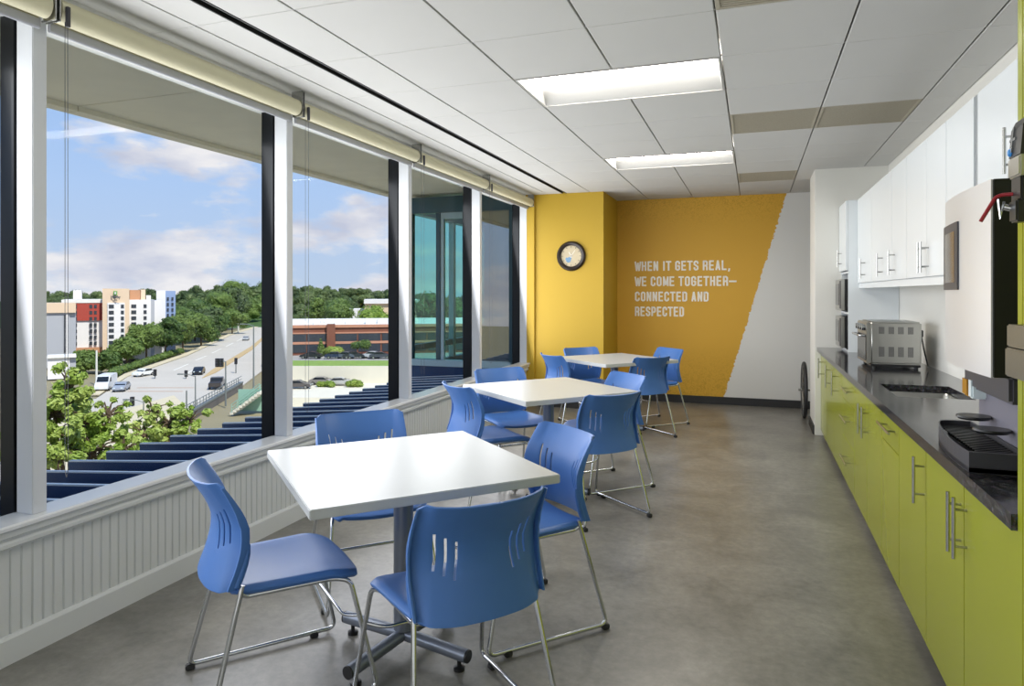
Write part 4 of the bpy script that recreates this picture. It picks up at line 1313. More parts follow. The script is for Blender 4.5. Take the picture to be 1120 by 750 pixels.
# --- ground, road, hills
bm = BM(); bx(bm, -700, 700, -300, 900, G - 1.2, G - 0.25)
struct(obj('ground', bm, M['soil']))
def slab(name, pix, z, m, th=0.15, kind=True):
    bm = BM(); prism(bm, [gp(a, b, z)[:2] for a, b in pix], z - th, z)
    o = obj(name, bm, m)
    if kind: struct(o)
    return o
slab('road', [(20, 520), (60, 440), (105, 436), (139.5, 412), (205.4, 389), (254, 366), (285, 356.7), (300, 353), (345, 345), (380, 345), (330, 362), (300, 384), (287, 405), (263, 423), (214, 452), (170, 480), (120, 540)], G, M['asphalt'], 0.2)
bm = BM(); prism(bm, [tuple(atd(-500, 5))[:2], tuple(atd(300, 5))[:2], tuple(atd(300, 70))[:2], tuple(atd(-500, 70))[:2]], G - 0.3, G - 0.05)
struct(obj('bounce_ground', bm, M['concrete_w']))  # pale ground added to bounce sunlight up to the soffit
slab('sidewalk', [(109, 431), (139.5, 411), (205, 388.2), (254, 365.5), (290, 355), (289, 354), (252, 364), (203, 386), (136, 408.5), (100, 431)], G + 0.15, M['walk'], 0.2)
slab('road_median', [(221, 413), (232, 404), (274, 379), (290, 366), (292, 367), (276, 382), (236, 407)], G + 0.12, M['median'], 0.15)
slab('sidewalk_near', [(60, 462), (128, 450), (190, 432), (212, 452), (170, 480), (120, 540), (20, 540)], G + 0.12, M['walk'], 0.15)
bm = BM()
def line(bm, a, b, wd, z=G + 0.02):
    A, B = gp(*a), gp(*b); A.z = B.z = z
    d = (B - A); L = d.length; d.normalize()
    obox(bm, (A + B) / 2, d, Vector((-d.y, d.x, 0)), (0, 0, 1), L / 2, wd / 2, 0.01)
for (a, b) in (((190, 405), (206, 398)), ((214, 394), (226, 389)), ((232, 386), (242, 381.5)), ((247, 379), (255, 375)), ((259, 373), (266, 369.5)), ((205, 408), (214, 403)), ((246, 400), (256, 394)), ((260, 391.5), (267, 387)), ((270, 385), (276, 380.5))):
    line(bm, a, b, 0.35)
struct(obj('lane_markings', bm, M['paint_line']))
bm = BM()
for (a, b) in (((150, 424), (212, 424)), ((140, 428), (200, 428))): line(bm, a, b, 0.3)
struct(obj('crossing_lines', bm, M['hotel_tan']))
# upper level with lawn and parking behind a pale retaining wall
def quad_d(px0, px1, d0, d1):
    return [atd(px0, d0)[:2], atd(px1, d0)[:2], atd(px1, d1)[:2], atd(px0, d1)[:2]]
UZ = -12.2
bm = BM(); prism(bm, quad_d(300, 700, 124, 124.5), G - 0.2, UZ + 0.25)
struct(obj('retaining_wall', bm, M['concrete_w']))
bm = BM(); prism(bm, quad_d(300, 700, 124.5, 137), G - 0.2, UZ); struct(obj('lawn', bm, M['grass']))
bm = BM(); prism(bm, quad_d(300, 700, 137, 215), G - 0.2, UZ - 0.02); struct(obj('parking_lot', bm, M['asphalt_dark']))
bm = BM(); prism(bm, quad_d(300, 700, 70, 124), G - 0.4, G - 0.02); struct(obj('parking_deck', bm, M['concrete_w']))
bm = BM(); prism(bm, quad_d(308, 700, 97, 98), G - 0.1, G + 1.5); struct(obj('deck_parapet', bm, M['concrete_w']))
# hill rising to the horizon
bm = BM()
rows_ = []
def hz_(d, px):
    base = max(0.0, (d - 335) / 185)
    lift = 13.0 * (0.55 + 0.45 * math.exp(-((px - 265) / 95.0) ** 2) + 0.15 * math.sin(px * 0.021))
    if px < 120: lift *= 0.75
    return G - 0.3 + lift * base ** 0.8
for d in (225, 270, 320, 370, 420, 480, 560, 900):
    rows_.append([bm.verts.new(tuple(atd(px, d)[:2]) + (hz_(min(d, 520), px) ,)) for px in range(-160, 820, 35)])
for A, B in zip(rows_, rows_[1:]):
    for k in range(len(A) - 1): bm.faces.new([A[k], A[k + 1], B[k + 1], B[k]])
struct(obj('hillside', bm, M['hill'], smooth=True))

# --- forest on the hill: three kinds of tree, copied
kinds = []
for q in range(3):
    rnd = random.Random(40 + q)
    blobs = [(0, 0, 6.5, 4.0)] + [(rnd.uniform(-3, 3), rnd.uniform(-3, 3), rnd.uniform(4, 9.5), rnd.uniform(1.8, 3.0)) for _ in range(7)]
    kinds.append(tree('forest_tree', 'dark green tree in the wooded hill on the horizon', (0, 0, 0), blobs, 1500, 0.42, M['leaf_far'], q, ([(0, 0, 0), (0, 0, 6)], [0.3, 0.15]), group='trees of the wooded hill'))
rnd = random.Random(3)
cnt = 0
used = [False] * 3
for d, step in ((236, 20), (262, 18), (300, 16), (345, 14), (395, 12), (450, 11), (510, 11)):
    px = 42 + rnd.random() * 10
    while px < 590:
        ok = True
        if 296 < px and d < 290: ok = False
        if 370 < px < 480 and d < 310: ok = False
        if 266 < px < 300 and d < 360: ok = False
        if 236 < px < 300 and d < 290: ok = False
        if px < 200 and d < 260: ok = False
        if ok:
            k = rnd.randrange(3)
            o = kinds[k] if not used[k] else copy_tree(kinds[k])
            used[k] = True
            p = atd(px, d + rnd.uniform(-10, 10))
            o.location = (p.x, p.y, hz_(d, px) - 0.6)
            s = rnd.uniform(0.85, 1.25) * (1.55 if 232 < px < 300 and d < 420 else 1.0); o.scale = (s, s, s * rnd.uniform(0.9, 1.1)); o.rotation_euler = (0, 0, rnd.random() * 6.28)
            cnt += 1
        px += step * rnd.uniform(0.7, 1.3) 
# --- roadside trees
rt = []
for i, (px, py, wpx, hpx, lab) in enumerate([
    (93, 409, 30, 25, 'low round tree beside the pale utility building'), (121, 409, 26, 24, 'first roadside tree below the hotel, nearest the van'), (139, 403, 34, 38, 'roadside tree in front of the beige hotel tower'),
    (160, 396, 36, 46, 'roadside tree in front of the white hotel wing'), (181, 392, 34, 46, 'roadside tree just right of the white hotel wing'), (200, 386, 36, 42, 'tall roadside tree right of the hotel'),
    (220, 380, 34, 38, 'roadside tree halfway up the avenue'), (238, 374, 32, 36, 'roadside tree before the end of the avenue row'), (254, 366, 26, 30, 'last roadside tree at the top of the avenue'),
    (272, 356, 30, 30, 'tree at the top of the road by the mullion'),
    (173, 384, 44, 44, 'big tree in the back row touching the white hotel wing'), (196, 377, 46, 42, 'big round tree in the back row below the blue-grey block'), (218, 371, 44, 44, 'dense tree in the back row right of the blue-grey block'), (240, 363, 40, 46, 'dense tree in the back row near the top of the avenue'), (262, 352, 34, 46, 'large tree just beyond the upper end of the sidewalk'), (280, 350, 34, 44, 'large tree closing the view at the end of the road'), (288, 354, 26, 40, 'tall tree hiding the end of the road behind the mullion')]):
    p = gp(px, py); d = FPX * (CAMH - G) / (py - 320)
    R_ = wpx * 0.58 * d / FPX; H_ = hpx * d / FPX * 1.05
    rnd = random.Random(100 + i)
    blobs = [(0, 0, H_ * 0.55, R_ * 0.75)] + [(rnd.uniform(-.6, .6) * R_, rnd.uniform(-.6, .6) * R_, H_ * rnd.uniform(0.3, 0.82), R_ * rnd.uniform(0.32, 0.5)) for _ in range(9)]
    back = atd(px, d + R_ * 0.8)
    tree('roadside_tree', lab, (back.x, back.y, G), blobs, 2600, 0.36, M['leaf_mid'], 200 + i, ([(0, 0, 0), (0, 0, H_ * 0.6)], [0.25, 0.12]), group='trees along the road')
for i, (px, py, wpx, hpx, d, lab, mm) in enumerate([
    (369, 352, 42, 32, 222, 'round green tree rising behind the brick office roof', 'leaf_mid'), (405, 352, 40, 20, 222, 'yellow-green tree behind the right end of the brick office', 'leaf_light'),
    (345, 350, 26, 28, 235, 'darker tree left of the round tree behind the brick office', 'leaf_mid'), (470, 352, 44, 34, 222, 'tree seen through the green glass left of the post', 'leaf_mid'), (500, 352, 36, 26, 222, 'tree seen through the green glass right of the post', 'leaf_mid')]):
    p = atd(px, d); R_ = wpx / 2 * d / FPX; zb = UZ; H_ = (zat(py - hpx, d) - zb)
    rnd = random.Random(300 + i)
    blobs = [(0, 0, H_ * 0.55, R_ * 0.8)] + [(rnd.uniform(-.6, .6) * R_, rnd.uniform(-.6, .6) * R_, H_ * rnd.uniform(0.35, 0.85), R_ * rnd.uniform(0.35, 0.5)) for _ in range(8)]
    tree('tree', lab, (p.x, p.y, zb), blobs, 2200, 0.4, M[mm], 310 + i, ([(0, 0, 0), (0, 0, H_ * 0.6)], [0.3, 0.15]))
# hedge along the avenue
def hedge(name, label, pix, wd, ht, m, seed, z=G, cat='hedge'):
    rnd = random.Random(seed)
    blobs = []
    for (a, b) in zip(pix, pix[1:]):
        A, B = gp(*a, z), gp(*b, z); n = max(2, int((B - A).length / (wd * 0.8)))
        for k in range(n):
            p = A.lerp(B, k / n); blobs.append((p.x + rnd.uniform(-.2, .2), p.y + rnd.uniform(-.2, .2), z + ht * 0.5, wd * 0.55 * rnd.uniform(0.85, 1.15)))
    me = leaves_mesh(name, blobs, 2600, 0.22, m, seed)
    o = link(bpy.data.objects.new(name, me)); tag(o, label, cat)
hedge('hedge', 'clipped green hedge along the sidewalk of the avenue', [(122, 412), (150, 402), (180, 392), (200, 386)], 1.8, 1.6, M['leaf_mid'], 5)
for i, (px, d, r_, lab, zz) in enumerate([(350, 119, 0.75, 'small shrub at the left of the parking deck planter', G), (362, 119, 0.85, 'second shrub in the parking deck planter', G), (388, 119, 1.1, 'wide shrub at the right of the parking deck planter', G),
      (366, 146, 1.9, 'bright green bush at the foot of the brick office pier', UZ), (351, 147, 1.1, 'young conifer beside the brick pier', UZ), (396, 144, 1.6, 'small tree in front of the brick office windows', UZ)]):
    p = atd(px, d); rnd = random.Random(i)
    blobs = [(rnd.uniform(-.5, .5) * r_ * 1.6, rnd.uniform(-.4, .4) * r_, r_ * rnd.uniform(0.35, 0.7), r_ * rnd.uniform(0.5, 0.75)) for _ in range(6)]
    if 'conifer' in lab: blobs = [(0, 0, 0.6 + 0.6 * q, 1.0 - 0.16 * q) for q in range(6)]
    if 'small tree' in lab: blobs = [(b[0], b[1], b[2] + 1.8, b[3]) for b in blobs]
    tree('shrub', lab, (p.x, p.y, zz), blobs, 900, 0.2, M['leaf_light' if i < 4 else 'leaf_mid'], 400 + i, ([(0, 0, 0), (0, 0, r_ * 0.6 + (1.4 if 'small tree' in lab else 0))], [0.1, 0.05]), cat='shrub')

# --- big leafy trees close to the building
def near_tree(label, base, lumps, seed, n):
    t = thing('leafy_tree', label, 'tree', base)
    rnd = random.Random(seed)
    blobs, brs = [], []
    fork = Vector((0, 0, lumps[0][2] - base[2] - 4.5))
    for (x, y, z, r) in lumps:
        c = Vector((x - base[0], y - base[1], z - base[2]))
        mid = fork.lerp(c, 0.55) + Vector((rnd.uniform(-.3, .3), rnd.uniform(-.3, .3), -0.4))
        brs.append(([fork, mid, c, c + Vector((rnd.uniform(-.3, .3), 0, r * 0.7))], [0.10, 0.06, 0.035, 0.01]))
        for _ in range(24):
            d = Vector((rnd.gauss(0, 1), rnd.gauss(0, 1), rnd.gauss(0, .8))).normalized() * r * rnd.uniform(0.35, 1.12)
            q = c + d
            brs.append(([c, c.lerp(q, .5) + Vector((0, 0, .08)), q], [0.028, 0.016, 0.006]))
            blobs.append((q.x, q.y, q.z, r * rnd.uniform(0.12, 0.26)))
    me = leaves_mesh('foliage', blobs, int(n * 1.9), 0.055, M['leaf_near'], seed, core=False, fill=0.15)
    # fill the inside of each clump too
    link(bpy.data.objects.new('foliage', me), t)
    bm = BM(); tube(bm, [(0, 0, 0), (0.1, 0.1, fork.z * 0.5), tuple(fork)], [0.24, 0.17, 0.11], 10)
    for pts, r in brs: tube(bm, pts, r, 6)
    obj('trunk', bm, M['bark'], t, smooth=True)
def lump(px, py, d, rpx):
    v = atd(px, d); return (v.x, v.y, zat(py, d), rpx * d / FPX)
L1 = [lump(76, 428, 14.0, 30), lump(60, 455, 14.0, 30), lump(92, 462, 14.2, 34), lump(66, 495, 13.8, 34), lump(118, 455, 14.6, 22), lump(100, 495, 14.2, 34), lump(135, 492, 14.6, 26), lump(40, 480, 13.5, 40)]
b_ = atd(78, 14.2)
near_tree('bright leafy tree at the lower left of the big window', (b_.x, b_.y, G), L1, 11, 9000)
L2 = [lump(168, 452, 17, 17), lump(186, 462, 17, 20), lump(206, 462, 17.3, 20), lump(160, 478, 16.8, 20), lump(190, 482, 17, 22)]
b_ = atd(186, 17.2)
near_tree('second, smaller bright leafy tree beside the canopy', (b_.x, b_.y, G), L2, 12, 4200)

# --- buildings
rightv, fwdv = Vector((CY, SY_, 0)), Vector((-SY_, CY, 0))
def cbox(bm, px0, px1, d0, d1, z0, z1, org, dref=None):
    """block spanning image columns px0..px1 at depth d0, squared to the street grid, going back to d1"""
    o = Vector((org[0], org[1], 0)); R0 = o.length
    th0 = math.atan2(-o.x, o.y)                           # heading of the building from the room
    f_ = o.normalized(); r_ = Vector((f_.y, -f_.x, 0))
    thc = YAW - th0                                       # angle right of the view axis
    ta = math.atan((px0 - 560) / FPX) - thc; tb = math.atan((px1 - 560) / FPX) - thc
    k = 1 / math.cos(thc)
    D0, D1 = d0 * k, d0 * k + (d1 - d0)
    x0 = D0 * math.tan(ta); x1 = D0 * math.tan(tb)
    c = r_ * (x0 + x1) / 2 + f_ * ((D0 + D1) / 2 - R0) + Vector((0, 0, (z0 + z1) / 2 - org[2]))
    obox(bm, c, r_, f_, (0, 0, 1), abs(x1 - x0) / 2, (D1 - D0) / 2, abs(z1 - z0) / 2)
def bpart(name, m, root, px0, px1, d0, d1, y0, y1):
    bm = BM(); cbox(bm, px0, px1, d0, d1, zat(y1, d0), zat(y0, d0), root.location); return obj(name, bm, m, root)
D = 165.0
p = atd(125, D); H = thing('hotel_building', 'white, red and beige hotel tower block across the road', 'building', (p.x, p.y, G))
yb = 320 + FPX * (CAMH - G) / D
wl = bpart('white_wing', M['hotel_white'], H, 83, 112.5, D, D + 18, 331, yb)
bpart('parapet', M['roof_white'], H, 67, 112.5, D - 0.4, D + 18, 327.5, 331)
rd = bpart('red_block', M['hotel_red'], H, 83.5, 112.2, D - 0.3, D, 331, 350)
bpart('tan_base', M['hotel_tan'], H, 82, 114, D - 0.5, D, 379, 390)
tw = bpart('beige_tower', M['hotel_beige'], H, 112, 141.5, D - 3, D + 15, 315.5, yb)
tp_ = bpart('white_panel', M['hotel_white'], H, 117.5, 136.5, D - 3.3, D - 3, 331, yb)
w2 = bpart('white_wing', M['hotel_white'], H, 141.5, 165, D, D + 18, 328, yb)
bpart('shaded_end', M['grey_panel'], H, 165, 169, D + 1, D + 18, 328, yb)  # end of the white wing, its shade put in as grey
bpart('far_wing', M['hotel_white'], H, 169, 177, D + 4, D + 18, 329, yb)
bpart('lift_tower', M['hotel_tan'], H, 142, 153.5, D + 6, D + 14, 317, 328)
bpart('lift_tower', M['hotel_beige'], H, 154, 159, D + 6, D + 12, 316.5, 328)
bpart('roof_unit', M['hotel_white'], H, 80, 89, D + 5, D + 10, 317.5, 327)
bpart('roof_unit', M['hotel_white'], H, 160, 165, D + 5, D + 9, 323, 328)
for k in range(7):
    yy = 333 + k * 6.6
    for (a, b, par, dd) in ((97.6, 101, wl, D - 0.35), (102.8, 105.8, wl, D - 0.35), (81.6, 84.2, wl, D - 0.45), (119, 124.6, tw, D - 3.4), (132.2, 135.6, tw, D - 3.4), (143.5, 149, w2, D - 0.1), (157, 160.4, w2, D - 0.1)):
        if yy + 4 > 388: continue
        w_ = bpart('window', M['win_dark'], H, a, b, dd, dd + 0.2, yy, yy + 3.9)
        mw = w_.matrix_world.copy(); w_.parent = par; w_.matrix_parent_inverse = Matrix.Identity(4)
        if k % 2 == 0 or a > 140:
            pass
bpart('sign_emblem', M['sign_green'], H, 124.2, 128.2, D - 3.5, D - 3, 318.3, 322.6)
bm = BM()
stroke_text(bm, 'H', -0.16, 0, 0.62, 0.34, 0, 0.05, 0.2)
def place(o, px, py, d):
    v = atd(px, d); o.location = Vector((v.x, v.y, zat(py, d))) - Vector(H.location); o.rotation_euler = (0, 0, YAW)
o = obj('sign_letter', bm, M['hotel_white'], H); place(o, 126.2, 321.9, D - 3.6)
def textmesh(body, size, m, parent, name, sx=1.0):
    cu = bpy.data.curves.new(name, 'FONT'); cu.body = body; cu.size = size; cu.align_x = 'CENTER'; cu.extrude = 0.03; cu.offset = 0.015 * size
    tmp = bpy.data.objects.new(name, cu); COL.objects.link(tmp)
    me = bpy.data.meshes.new_from_object(tmp.evaluated_get(bpy.context.evaluated_depsgraph_get()))
    bpy.data.objects.remove(tmp); me.name = name; me.materials.clear(); me.materials.append(m)
    me.transform(Matrix.Scale(sx, 4, (1, 0, 0)) ); me.transform(Matrix.Rotation(PI / 2, 4, 'X'))
    return link(bpy.data.objects.new(name, me), parent)
o = textmesh('Holiday', 1.0, M['sign_text'], H, 'sign_word', 0.72); place(o, 126.4, 326.2, D - 3.6)
o = textmesh('Inn', 0.8, M['sign_text'], H, 'sign_word', 0.72); place(o, 126.4, 328.9, D - 3.6)

p = atd(182, 190); B2 = thing('blue_grey_building', 'blue-grey block behind the right end of the hotel', 'building', (p.x, p.y, G))
bw = bpart('wall', M['hotel_white'], B2, 171, 181, 190, 205, 317.5, 386); bpart('shaded_wall', M['hotel_blue'], B2, 181, 192, 190.5, 205, 318, 386)  # shaded side is coloured bluer than the pale wall
for k in range(4):
    for a in (182.5, 187.5):
        bpart('window', M['win_dark'], B2, a, a + 2.2, 190.3, 190.6, 325 + k * 6, 328.5 + k * 6)
p = atd(66, 148); B3 = thing('grey_building', 'grey flat-roofed building at the left in front of the hotel', 'building', (p.x, p.y, G))
bpart('wall', M['grey_panel'], B3, 40, 76, 148, 160, 334, 402); bpart('cornice', M['hotel_beige'], B3, 40, 83, 147.6, 160, 331.5, 342)
bpart('side_wall', M['grey_panel'], B3, 76, 83, 148.3, 160, 342, 402); bpart('dark_joint', M['win_dark'], B3, 70, 71.8, 147.8, 148.1, 344, 386); bpart('frame_strip', M['hotel_white'], B3, 72.5, 74.5, 147.7, 148.1, 344, 400)
p = atd(70, 130); B4 = thing('utility_building', 'low pale utility building left of the road', 'building', (p.x, p.y, G))
bpart('wall', M['hotel_white'], B4, 52, 76, 130, 136, 391, 414); bpart('shaded_wall', M['grey_panel'], B4, 76, 83, 130.3, 136, 391, 414); bpart('roof', M['roof_white'], B4, 51.5, 83.5, 129.6, 136.5, 390, 391.2)  # grey on the white building's side stands for shade

DB = 151.0
p = atd(390, DB); BB = thing('brick_office', 'long two-storey red brick office with white roof and ribbon windows', 'building', (p.x, p.y, UZ))
def bz(name, m, px0, px1, d0, d1, y0, y1): return bpart(name, m, BB, px0, px1, d0, d1, y0, y1)
bz('wall', M['brick'], 300, 560, DB, DB + 44, 356, 387.3)
bz('roof', M['roof_white'], 300, 560, DB + 0.8, DB + 43, 355.6, 356.2)
bz('parapet', M['brick_band'], 300, 560, DB - 0.3, DB + 0.8, 355.0, 358.0)
bz('band', M['brick_band'], 300, 560, DB - 0.2, DB, 363.0, 364.4); bz('band', M['brick_band'], 300, 560, DB - 0.2, DB, 373.0, 375.6)
px = 300
for (a, b) in ((302, 318), (319, 335), (336, 357), (367, 390.5), (392, 416), (418, 441), (443, 466), (468, 491), (493, 516)):
    bz('ribbon_window', M['win_dark'], a, b, DB - 0.15, DB + 0.1, 364.6, 372.8); bz('ribbon_window', M['win_dark'], a, b, DB - 0.15, DB + 0.1, 376.0, 384.5)
bz('brick_pier', M['brick'], 357.5, 366.5, DB - 0.9, DB, 354, 387.3)
for i, (a, b, d0, dd, hh) in enumerate(((330, 336, 160, 5, 1.2), (343, 350, 158, 4, 1.5), (355, 361, 166, 5, 1.4), (366, 374, 158, 5, 1.9), (378, 388, 160, 6, 1.5), (391, 396, 165, 4, 1.3), (400, 408, 158, 5, 1.9), (413, 422, 160, 5, 1.6), (450, 458, 162, 5, 1.6))):
    bm = BM(); zr = zat(355.6, DB + 0.8)
    cbox(bm, a, b, d0, d0 + dd, zr, zr + hh * 0.5, BB.location); cbox(bm, a + 1.5, b - 1.5, d0 + 1, d0 + dd - 1, zr + hh * 0.5, zr + hh * 0.5 + 0.2, BB.location)
    obj('roof_unit', bm, M['roof_white'], BB)
p = atd(420, 262); B5 = thing('white_store', 'white flat building among the trees behind the brick office', 'building', (p.x, p.y, G))
bpart('wall', M['hotel_beige'], B5, 399, 470, 262, 285, 331, 366); bpart('fascia', M['hotel_white'], B5, 398, 470, 261, 286, 327.5, 332); bpart('lower_roof', M['hotel_white'], B5, 380, 399, 264, 280, 338, 366)

# --- bridge parapet, rail and stair
t = thing('bridge_parapet', 'grey bridge parapet with a railing beside the road', 'parapet', tuple(gp(240, 436)))
a, b = gp(203, 461), gp(264, 424)
d_ = (b - a); L_ = d_.length; d_.normalize(); nn_ = Vector((-d_.y, d_.x, 0))
bm = BM(); obox(bm, (a + b) / 2 - Vector(t.location) + Vector((0, 0, -0.6)), d_, nn_, (0, 0, 1), L_ / 2, 0.25, 1.5); obj('wall', bm, M['dark_wall'], t)
bm = BM(); obox(bm, (a + b) / 2 - Vector(t.location) + Vector((0, 0, 0.95)), d_, nn_, (0, 0, 1), L_ / 2, 0.32, 0.12); obj('coping', bm, M['pole'], t)
bm = BM()
for k in range(int(L_ / 1.5)):
    q = a + d_ * (0.5 + k * 1.5) - Vector(t.location); tube(bm, [q + Vector((0, 0, 1.0)), q + Vector((0, 0, 2.0))], 0.05, 6)
for zz in (1.5, 2.0): tube(bm, [a - Vector(t.location) + Vector((0, 0, zz)), b - Vector(t.location) + Vector((0, 0, zz))], 0.06, 6)
obj('railing', bm, M['pole'], t)
p = gp(270, 452); t = thing('stair_tower', 'pale green railed stair at the end of the bridge', 'stair', tuple(p))
def zl(py, d): return zat(py, d) - G
dS = FPX * (CAMH - G) / (452 - 320)
bm = BM()
for k in range(10):
    c = rightv * (-1.6 + 0.4 * k) + Vector((0, 0, 0.2 + 0.3 * k)); obox(bm, c, rightv, fwdv, (0, 0, 1), 0.22, 1.2, 0.15 + 0.0)
obj('steps', bm, M['concrete_w'], t)
for s_ in (-1.2, 1.2):
    bm = BM()
    for k in range(6):
        c = rightv * (-1.6 + 0.75 * k) + fwdv * s_ + Vector((0, 0, 0.3 + 0.56 * k)); tube(bm, [c, c + Vector((0, 0, 1.1))], 0.05, 6)
    for h_ in (0.35, 0.7, 1.1):
        c = rightv * -1.6 + fwdv * s_ + Vector((0, 0, 0.3 + h_)); tube(bm, [c, c + rightv * 3.75 + Vector((0, 0, 2.8))], 0.05, 6)
    obj('handrail', bm, M['rail_green'], t)
bm = BM(); obox(bm, rightv * 0.4 + fwdv * 1.35 + Vector((0, 0, 1.6)), rightv, fwdv, (0, 0, 1), 2.1, 0.05, 1.5); obj('side_screen', bm, M['rail_green'], t)

# --- poles and signals
def pole(name, label, cat, px, py, ytop, r=0.11, m='pole', arm=0.0, heads=(), sidex=1):
    p = gp(px, py); d = FPX * (CAMH - G) / (py - 320)
    h = zat(ytop, d) - G
    t = thing(name, label, cat, tuple(p))
    bm = BM(); tube(bm, [(0, 0, 0), (0, 0, h)], [r, r * 0.7], 8); obj('pole', bm, M[m], t, smooth=True)
    if arm:
        e_ = rightv * arm + Vector((0, 0, h + 0.25)); bm = BM(); tube(bm, [Vector((0, 0, h - 0.1)), rightv * arm * 0.5 + Vector((0, 0, h + 0.2)), e_], r * 0.5, 8); obj('arm', bm, M[m], t, smooth=True)
        if name == 'street_lamp':
            bm = BM(); obox(bm, e_ + rightv * 0.3 * (1 if arm > 0 else -1), rightv, fwdv, (0, 0, 1), 0.4, 0.16, 0.08); obj('lamp_head', bm, M[m], t)
    for (fx_, zz) in heads:
        c = rightv * arm * fx_ + Vector((0, 0, h + 0.1 - zz)) if arm else Vector((0, 0, h - zz))
        bm = BM(); obox(bm, c, rightv, fwdv, (0, 0, 1), 0.24, 0.2, 0.62)
        hd_ = obj('signal_head', bm, M['black_plastic'], t)
        bm = BM()
        for q in (-0.38, 0, 0.38): tube(bm, [c + fwdv * -0.2 + Vector((0, 0, q)), c + fwdv * -0.30 + Vector((0, 0, q))], 0.13, 10)
        obj('visors', bm, M['dark_grey'], hd_)
pole('street_lamp', 'tall grey street lamp near the right edge of the big window', 'street lamp', 277.4, 430, 356, 0.14, 'pole', -1.5)
pole('traffic_light', 'traffic light pole on the bridge side with signals on a long arm', 'traffic light', 246.8, 444, 395, 0.13, 'pole', -1.2, ((0.5, 0.3), (1.0, 0.3)))
pole('street_lamp', 'shorter grey lamp post left of the bridge parapet', 'street lamp', 213.7, 447, 411, 0.10, 'pole', -1.8)
pole('street_lamp', 'grey lamp post among the leaves of the smaller near tree', 'street lamp', 157, 454, 439, 0.10, 'pole', -2.0)
pole('utility_pole', 'dark thin pole above the leaves of the smaller near tree', 'pole', 204, 461, 427, 0.12, 'pole')
pole('utility_pole', 'pale pole left of the white van', 'pole', 105.6, 420, 383, 0.2, 'pole_white')
pole('utility_pole', 'pale pole at the far top of the road', 'pole', 260.6, 364, 342, 0.35, 'pole_white')
pole('traffic_light', 'traffic signal post in front of the parked white car', 'traffic light', 169.5, 414, 404, 0.10, 'pole', 0, ((0, 0.6),))
pole('traffic_light', 'traffic signal post on the near corner of the crossing', 'traffic light', 144.7, 444, 434, 0.10, 'pole', 0, ((0, 0.6),))
pole('traffic_light', 'traffic signal post left of the black car', 'traffic light', 203.5, 414, 405, 0.10, 'pole', 0, ((0, 0.6),))
pole('traffic_light', 'traffic signal post at the top of the bridge', 'traffic light', 258, 408, 391, 0.12, 'pole', 0, ((0, 0.7),))
pole('utility_pole', 'thin pale pole behind the brick office roof', 'pole', 331, 359, 338, 0.25, 'pole_white')

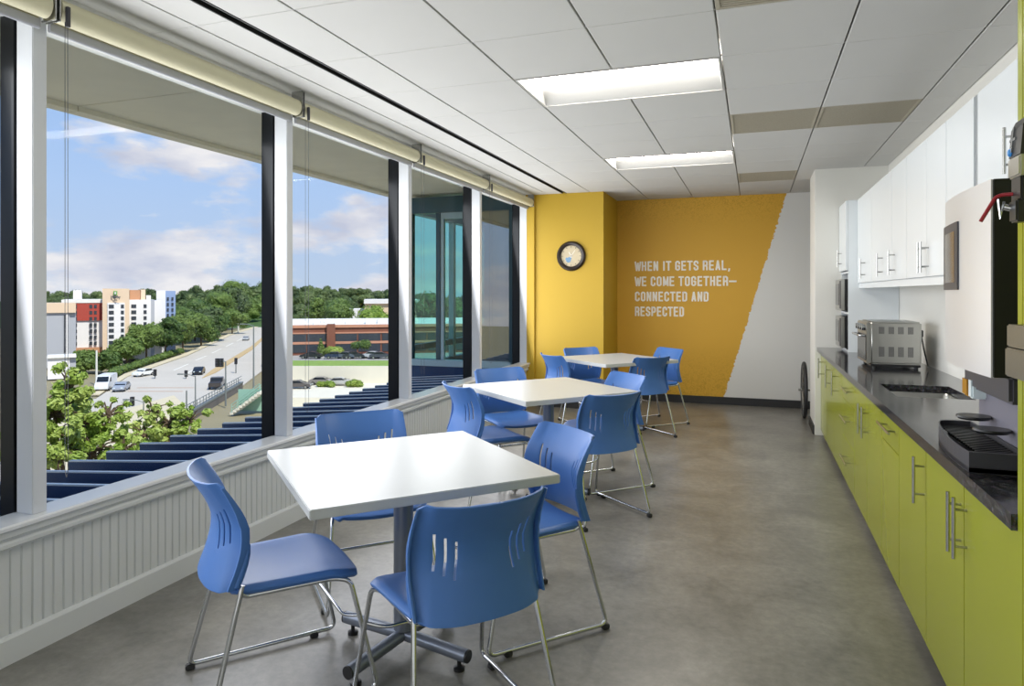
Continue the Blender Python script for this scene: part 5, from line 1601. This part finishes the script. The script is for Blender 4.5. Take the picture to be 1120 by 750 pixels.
# --- vehicles
def vehicle(name, label, cat, pos, heading, color, kind='car', z=None, group=None):
    t = thing(name, label, cat, pos, heading, group)
    cm = mat('paint_' + color.strip('#'), color, 0.3, 0.1, bump=0.004, coat=0.4)
    if kind == 'car':
        L, Wd = 4.5, 1.8
        pr = [(-2.25, 0.35), (-2.25, 0.75), (-2.1, 0.95), (-1.6, 1.0), (-1.0, 1.42), (0.35, 1.45), (1.05, 1.0), (2.0, 0.85), (2.25, 0.65), (2.25, 0.35)]
        gl = [(-1.5, 1.02), (-1.02, 1.38), (0.33, 1.40), (0.95, 1.02)]
    elif kind == 'van':
        L, Wd = 5.6, 2.0
        pr = [(-2.8, 0.4), (-2.8, 2.4), (-2.6, 2.6), (1.0, 2.6), (1.5, 2.45), (2.05, 1.5), (2.7, 1.2), (2.8, 0.9), (2.8, 0.4)]
        gl = [(0.7, 1.5), (0.7, 2.2), (1.42, 2.2), (1.88, 1.5)]
    else:
        L, Wd = 5.8, 2.0
        pr = [(-2.9, 0.5), (-2.9, 1.2), (-0.7, 1.2), (-0.6, 1.85), (0.6, 1.9), (1.2, 1.25), (2.7, 1.15), (2.9, 0.9), (2.9, 0.5)]
        gl = [(-0.5, 1.27), (-0.48, 1.75), (0.55, 1.8), (1.0, 1.27)]
    bm = BM(); prism_y(bm, pr, -Wd / 2, Wd / 2)
    bmesh.ops.bevel(bm, geom=[e_ for e_ in bm.edges], offset=0.07, segments=2, affect='EDGES', clamp_overlap=True)
    obj('body', bm, cm, t, smooth=True)
    bm = BM(); prism_y(bm, gl, -Wd / 2 - 0.012, Wd / 2 + 0.012); obj('side_windows', bm, M['car_glass'], t)
    bm = BM()
    if kind == 'car':
        A = ((0.37, 1.40), (1.02, 1.03)); B_ = ((-1.03, 1.37), (-1.55, 1.03))
    elif kind == 'van':
        A = ((1.53, 2.38), (2.04, 1.55)); B_ = ((-2.81, 2.2), (-2.81, 1.5))
    else:
        A = ((0.62, 1.84), (1.15, 1.30)); B_ = ((-0.62, 1.75), (-0.69, 1.3))
    for (q0, q1) in (A, B_):
        s0 = 0.02 if q0[0] > 0 else -0.02
        vs = [bm.verts.new((q0[0] + s0, -Wd / 2 + 0.15, q0[1])), bm.verts.new((q0[0] + s0, Wd / 2 - 0.15, q0[1])), bm.verts.new((q1[0] + s0, Wd / 2 - 0.12, q1[1])), bm.verts.new((q1[0] + s0, -Wd / 2 + 0.12, q1[1]))]
        vb = [bm.verts.new(v.co - Vector((s0 * 1.5, 0, 0.02))) for v in vs]
        bm.faces.new(vs); bm.faces.new(vb[::-1])
        for q in range(4): bm.faces.new([vs[q], vs[(q + 1) % 4], vb[(q + 1) % 4], vb[q]])
    obj('windscreens', bm, M['car_glass'], t)
    wr = 0.33 if kind == 'car' else 0.38
    for sx in (-L * 0.31, L * 0.31):
        for sy in (-1, 1):
            bm = BM(); tube(bm, [(sx, sy * (Wd / 2 - 0.2), wr), (sx, sy * (Wd / 2 + 0.02), wr)], wr, 18)
            wh = obj('wheel', bm, M['rubber'], t, smooth=True)
            bm = BM(); tube(bm, [(sx, sy * (Wd / 2), wr), (sx, sy * (Wd / 2 + 0.03), wr)], wr * 0.6, 14); obj('hubcap', bm, M['nickel'], wh, smooth=True)
    if kind == 'pickup':
        bm = BM(); bx(bm, -2.75, -0.85, -0.85, 0.85, 1.15, 1.22); obj('bed', bm, M['dark_grey'], t)
    bm = BM()
    for sy in (-1, 1):
        bx(bm, L / 2 - 0.06, L / 2 + 0.01, sy * 0.55 - 0.16 + 0.0, sy * 0.55 + 0.16, 0.62, 0.78, 0.01)
    obj('headlights', bm, M['clear'], t)
    return t
def head(a, b):
    A, B = gp(*a), gp(*b); return math.atan2(B.y - A.y, B.x - A.x)
hr = head((200, 405), (270, 366))
vehicle('van', 'white van at the left of the road crossing', 'van', tuple(gp(116, 426)), hr + PI, '#e4e6e8', 'van')
vehicle('car', 'silver-grey car beside the white van', 'car', tuple(gp(133, 427)), hr + PI, '#9aa0ab')
vehicle('car', 'white car under the roadside trees', 'car', tuple(gp(157, 411)), hr + PI * 0.85, '#e9e9e6')
vehicle('pickup_truck', 'dark pickup truck at the stop line of the avenue', 'truck', tuple(gp(237.5, 424)), hr, '#3f3a37', 'pickup')
vehicle('car', 'black car on the avenue left of the pickup', 'car', tuple(gp(217.5, 409)), hr + PI, '#1c1d20')
vehicle('car', 'small grey car far up the avenue', 'car', tuple(gp(269, 372)), hr + PI, '#a7a8a8')
vehicle('car', 'dark parked car behind the hedge', 'car', tuple(gp(144, 399)), hr + 1.4, '#2b2d33')
for i, (px, d, c, lab) in enumerate([(340.5, 141, '#24272e', 'black car parked at the left before the brick office'), (367.5, 141, '#22304e', 'dark blue car parked first of the three before the brick pier'), (377, 141, '#5a6270', 'grey car parked in the middle of the three before the brick office'),
        (387, 141, '#2b3038', 'black car parked last of the three before the brick office'), (406, 142, '#c9ccd0', 'silver car parked near the right end of the brick office'), (416, 141, '#464a55', 'dark grey car parked beside the silver one')]):
    p = atd(px, d); vehicle('car', lab, 'car', (p.x, p.y, UZ - 0.02), YAW + (0.15 if i % 2 else PI - 0.1), c, group='cars parked by the brick office')
for i, (px, d, c, lab) in enumerate([(326, 117, '#5a5350', 'brown-grey car on the parking deck by the left mullion'), (372, 121, '#b9b9b6', 'pale car on the parking deck below the retaining wall'), (352, 122, '#8a8580', 'grey car on the parking deck behind the shrubs')]):
    p = atd(px, d); vehicle('car', lab, 'car', (p.x, p.y, G - 0.02), YAW + 0.1, c, group='cars on the parking deck')
print('forest', cnt)
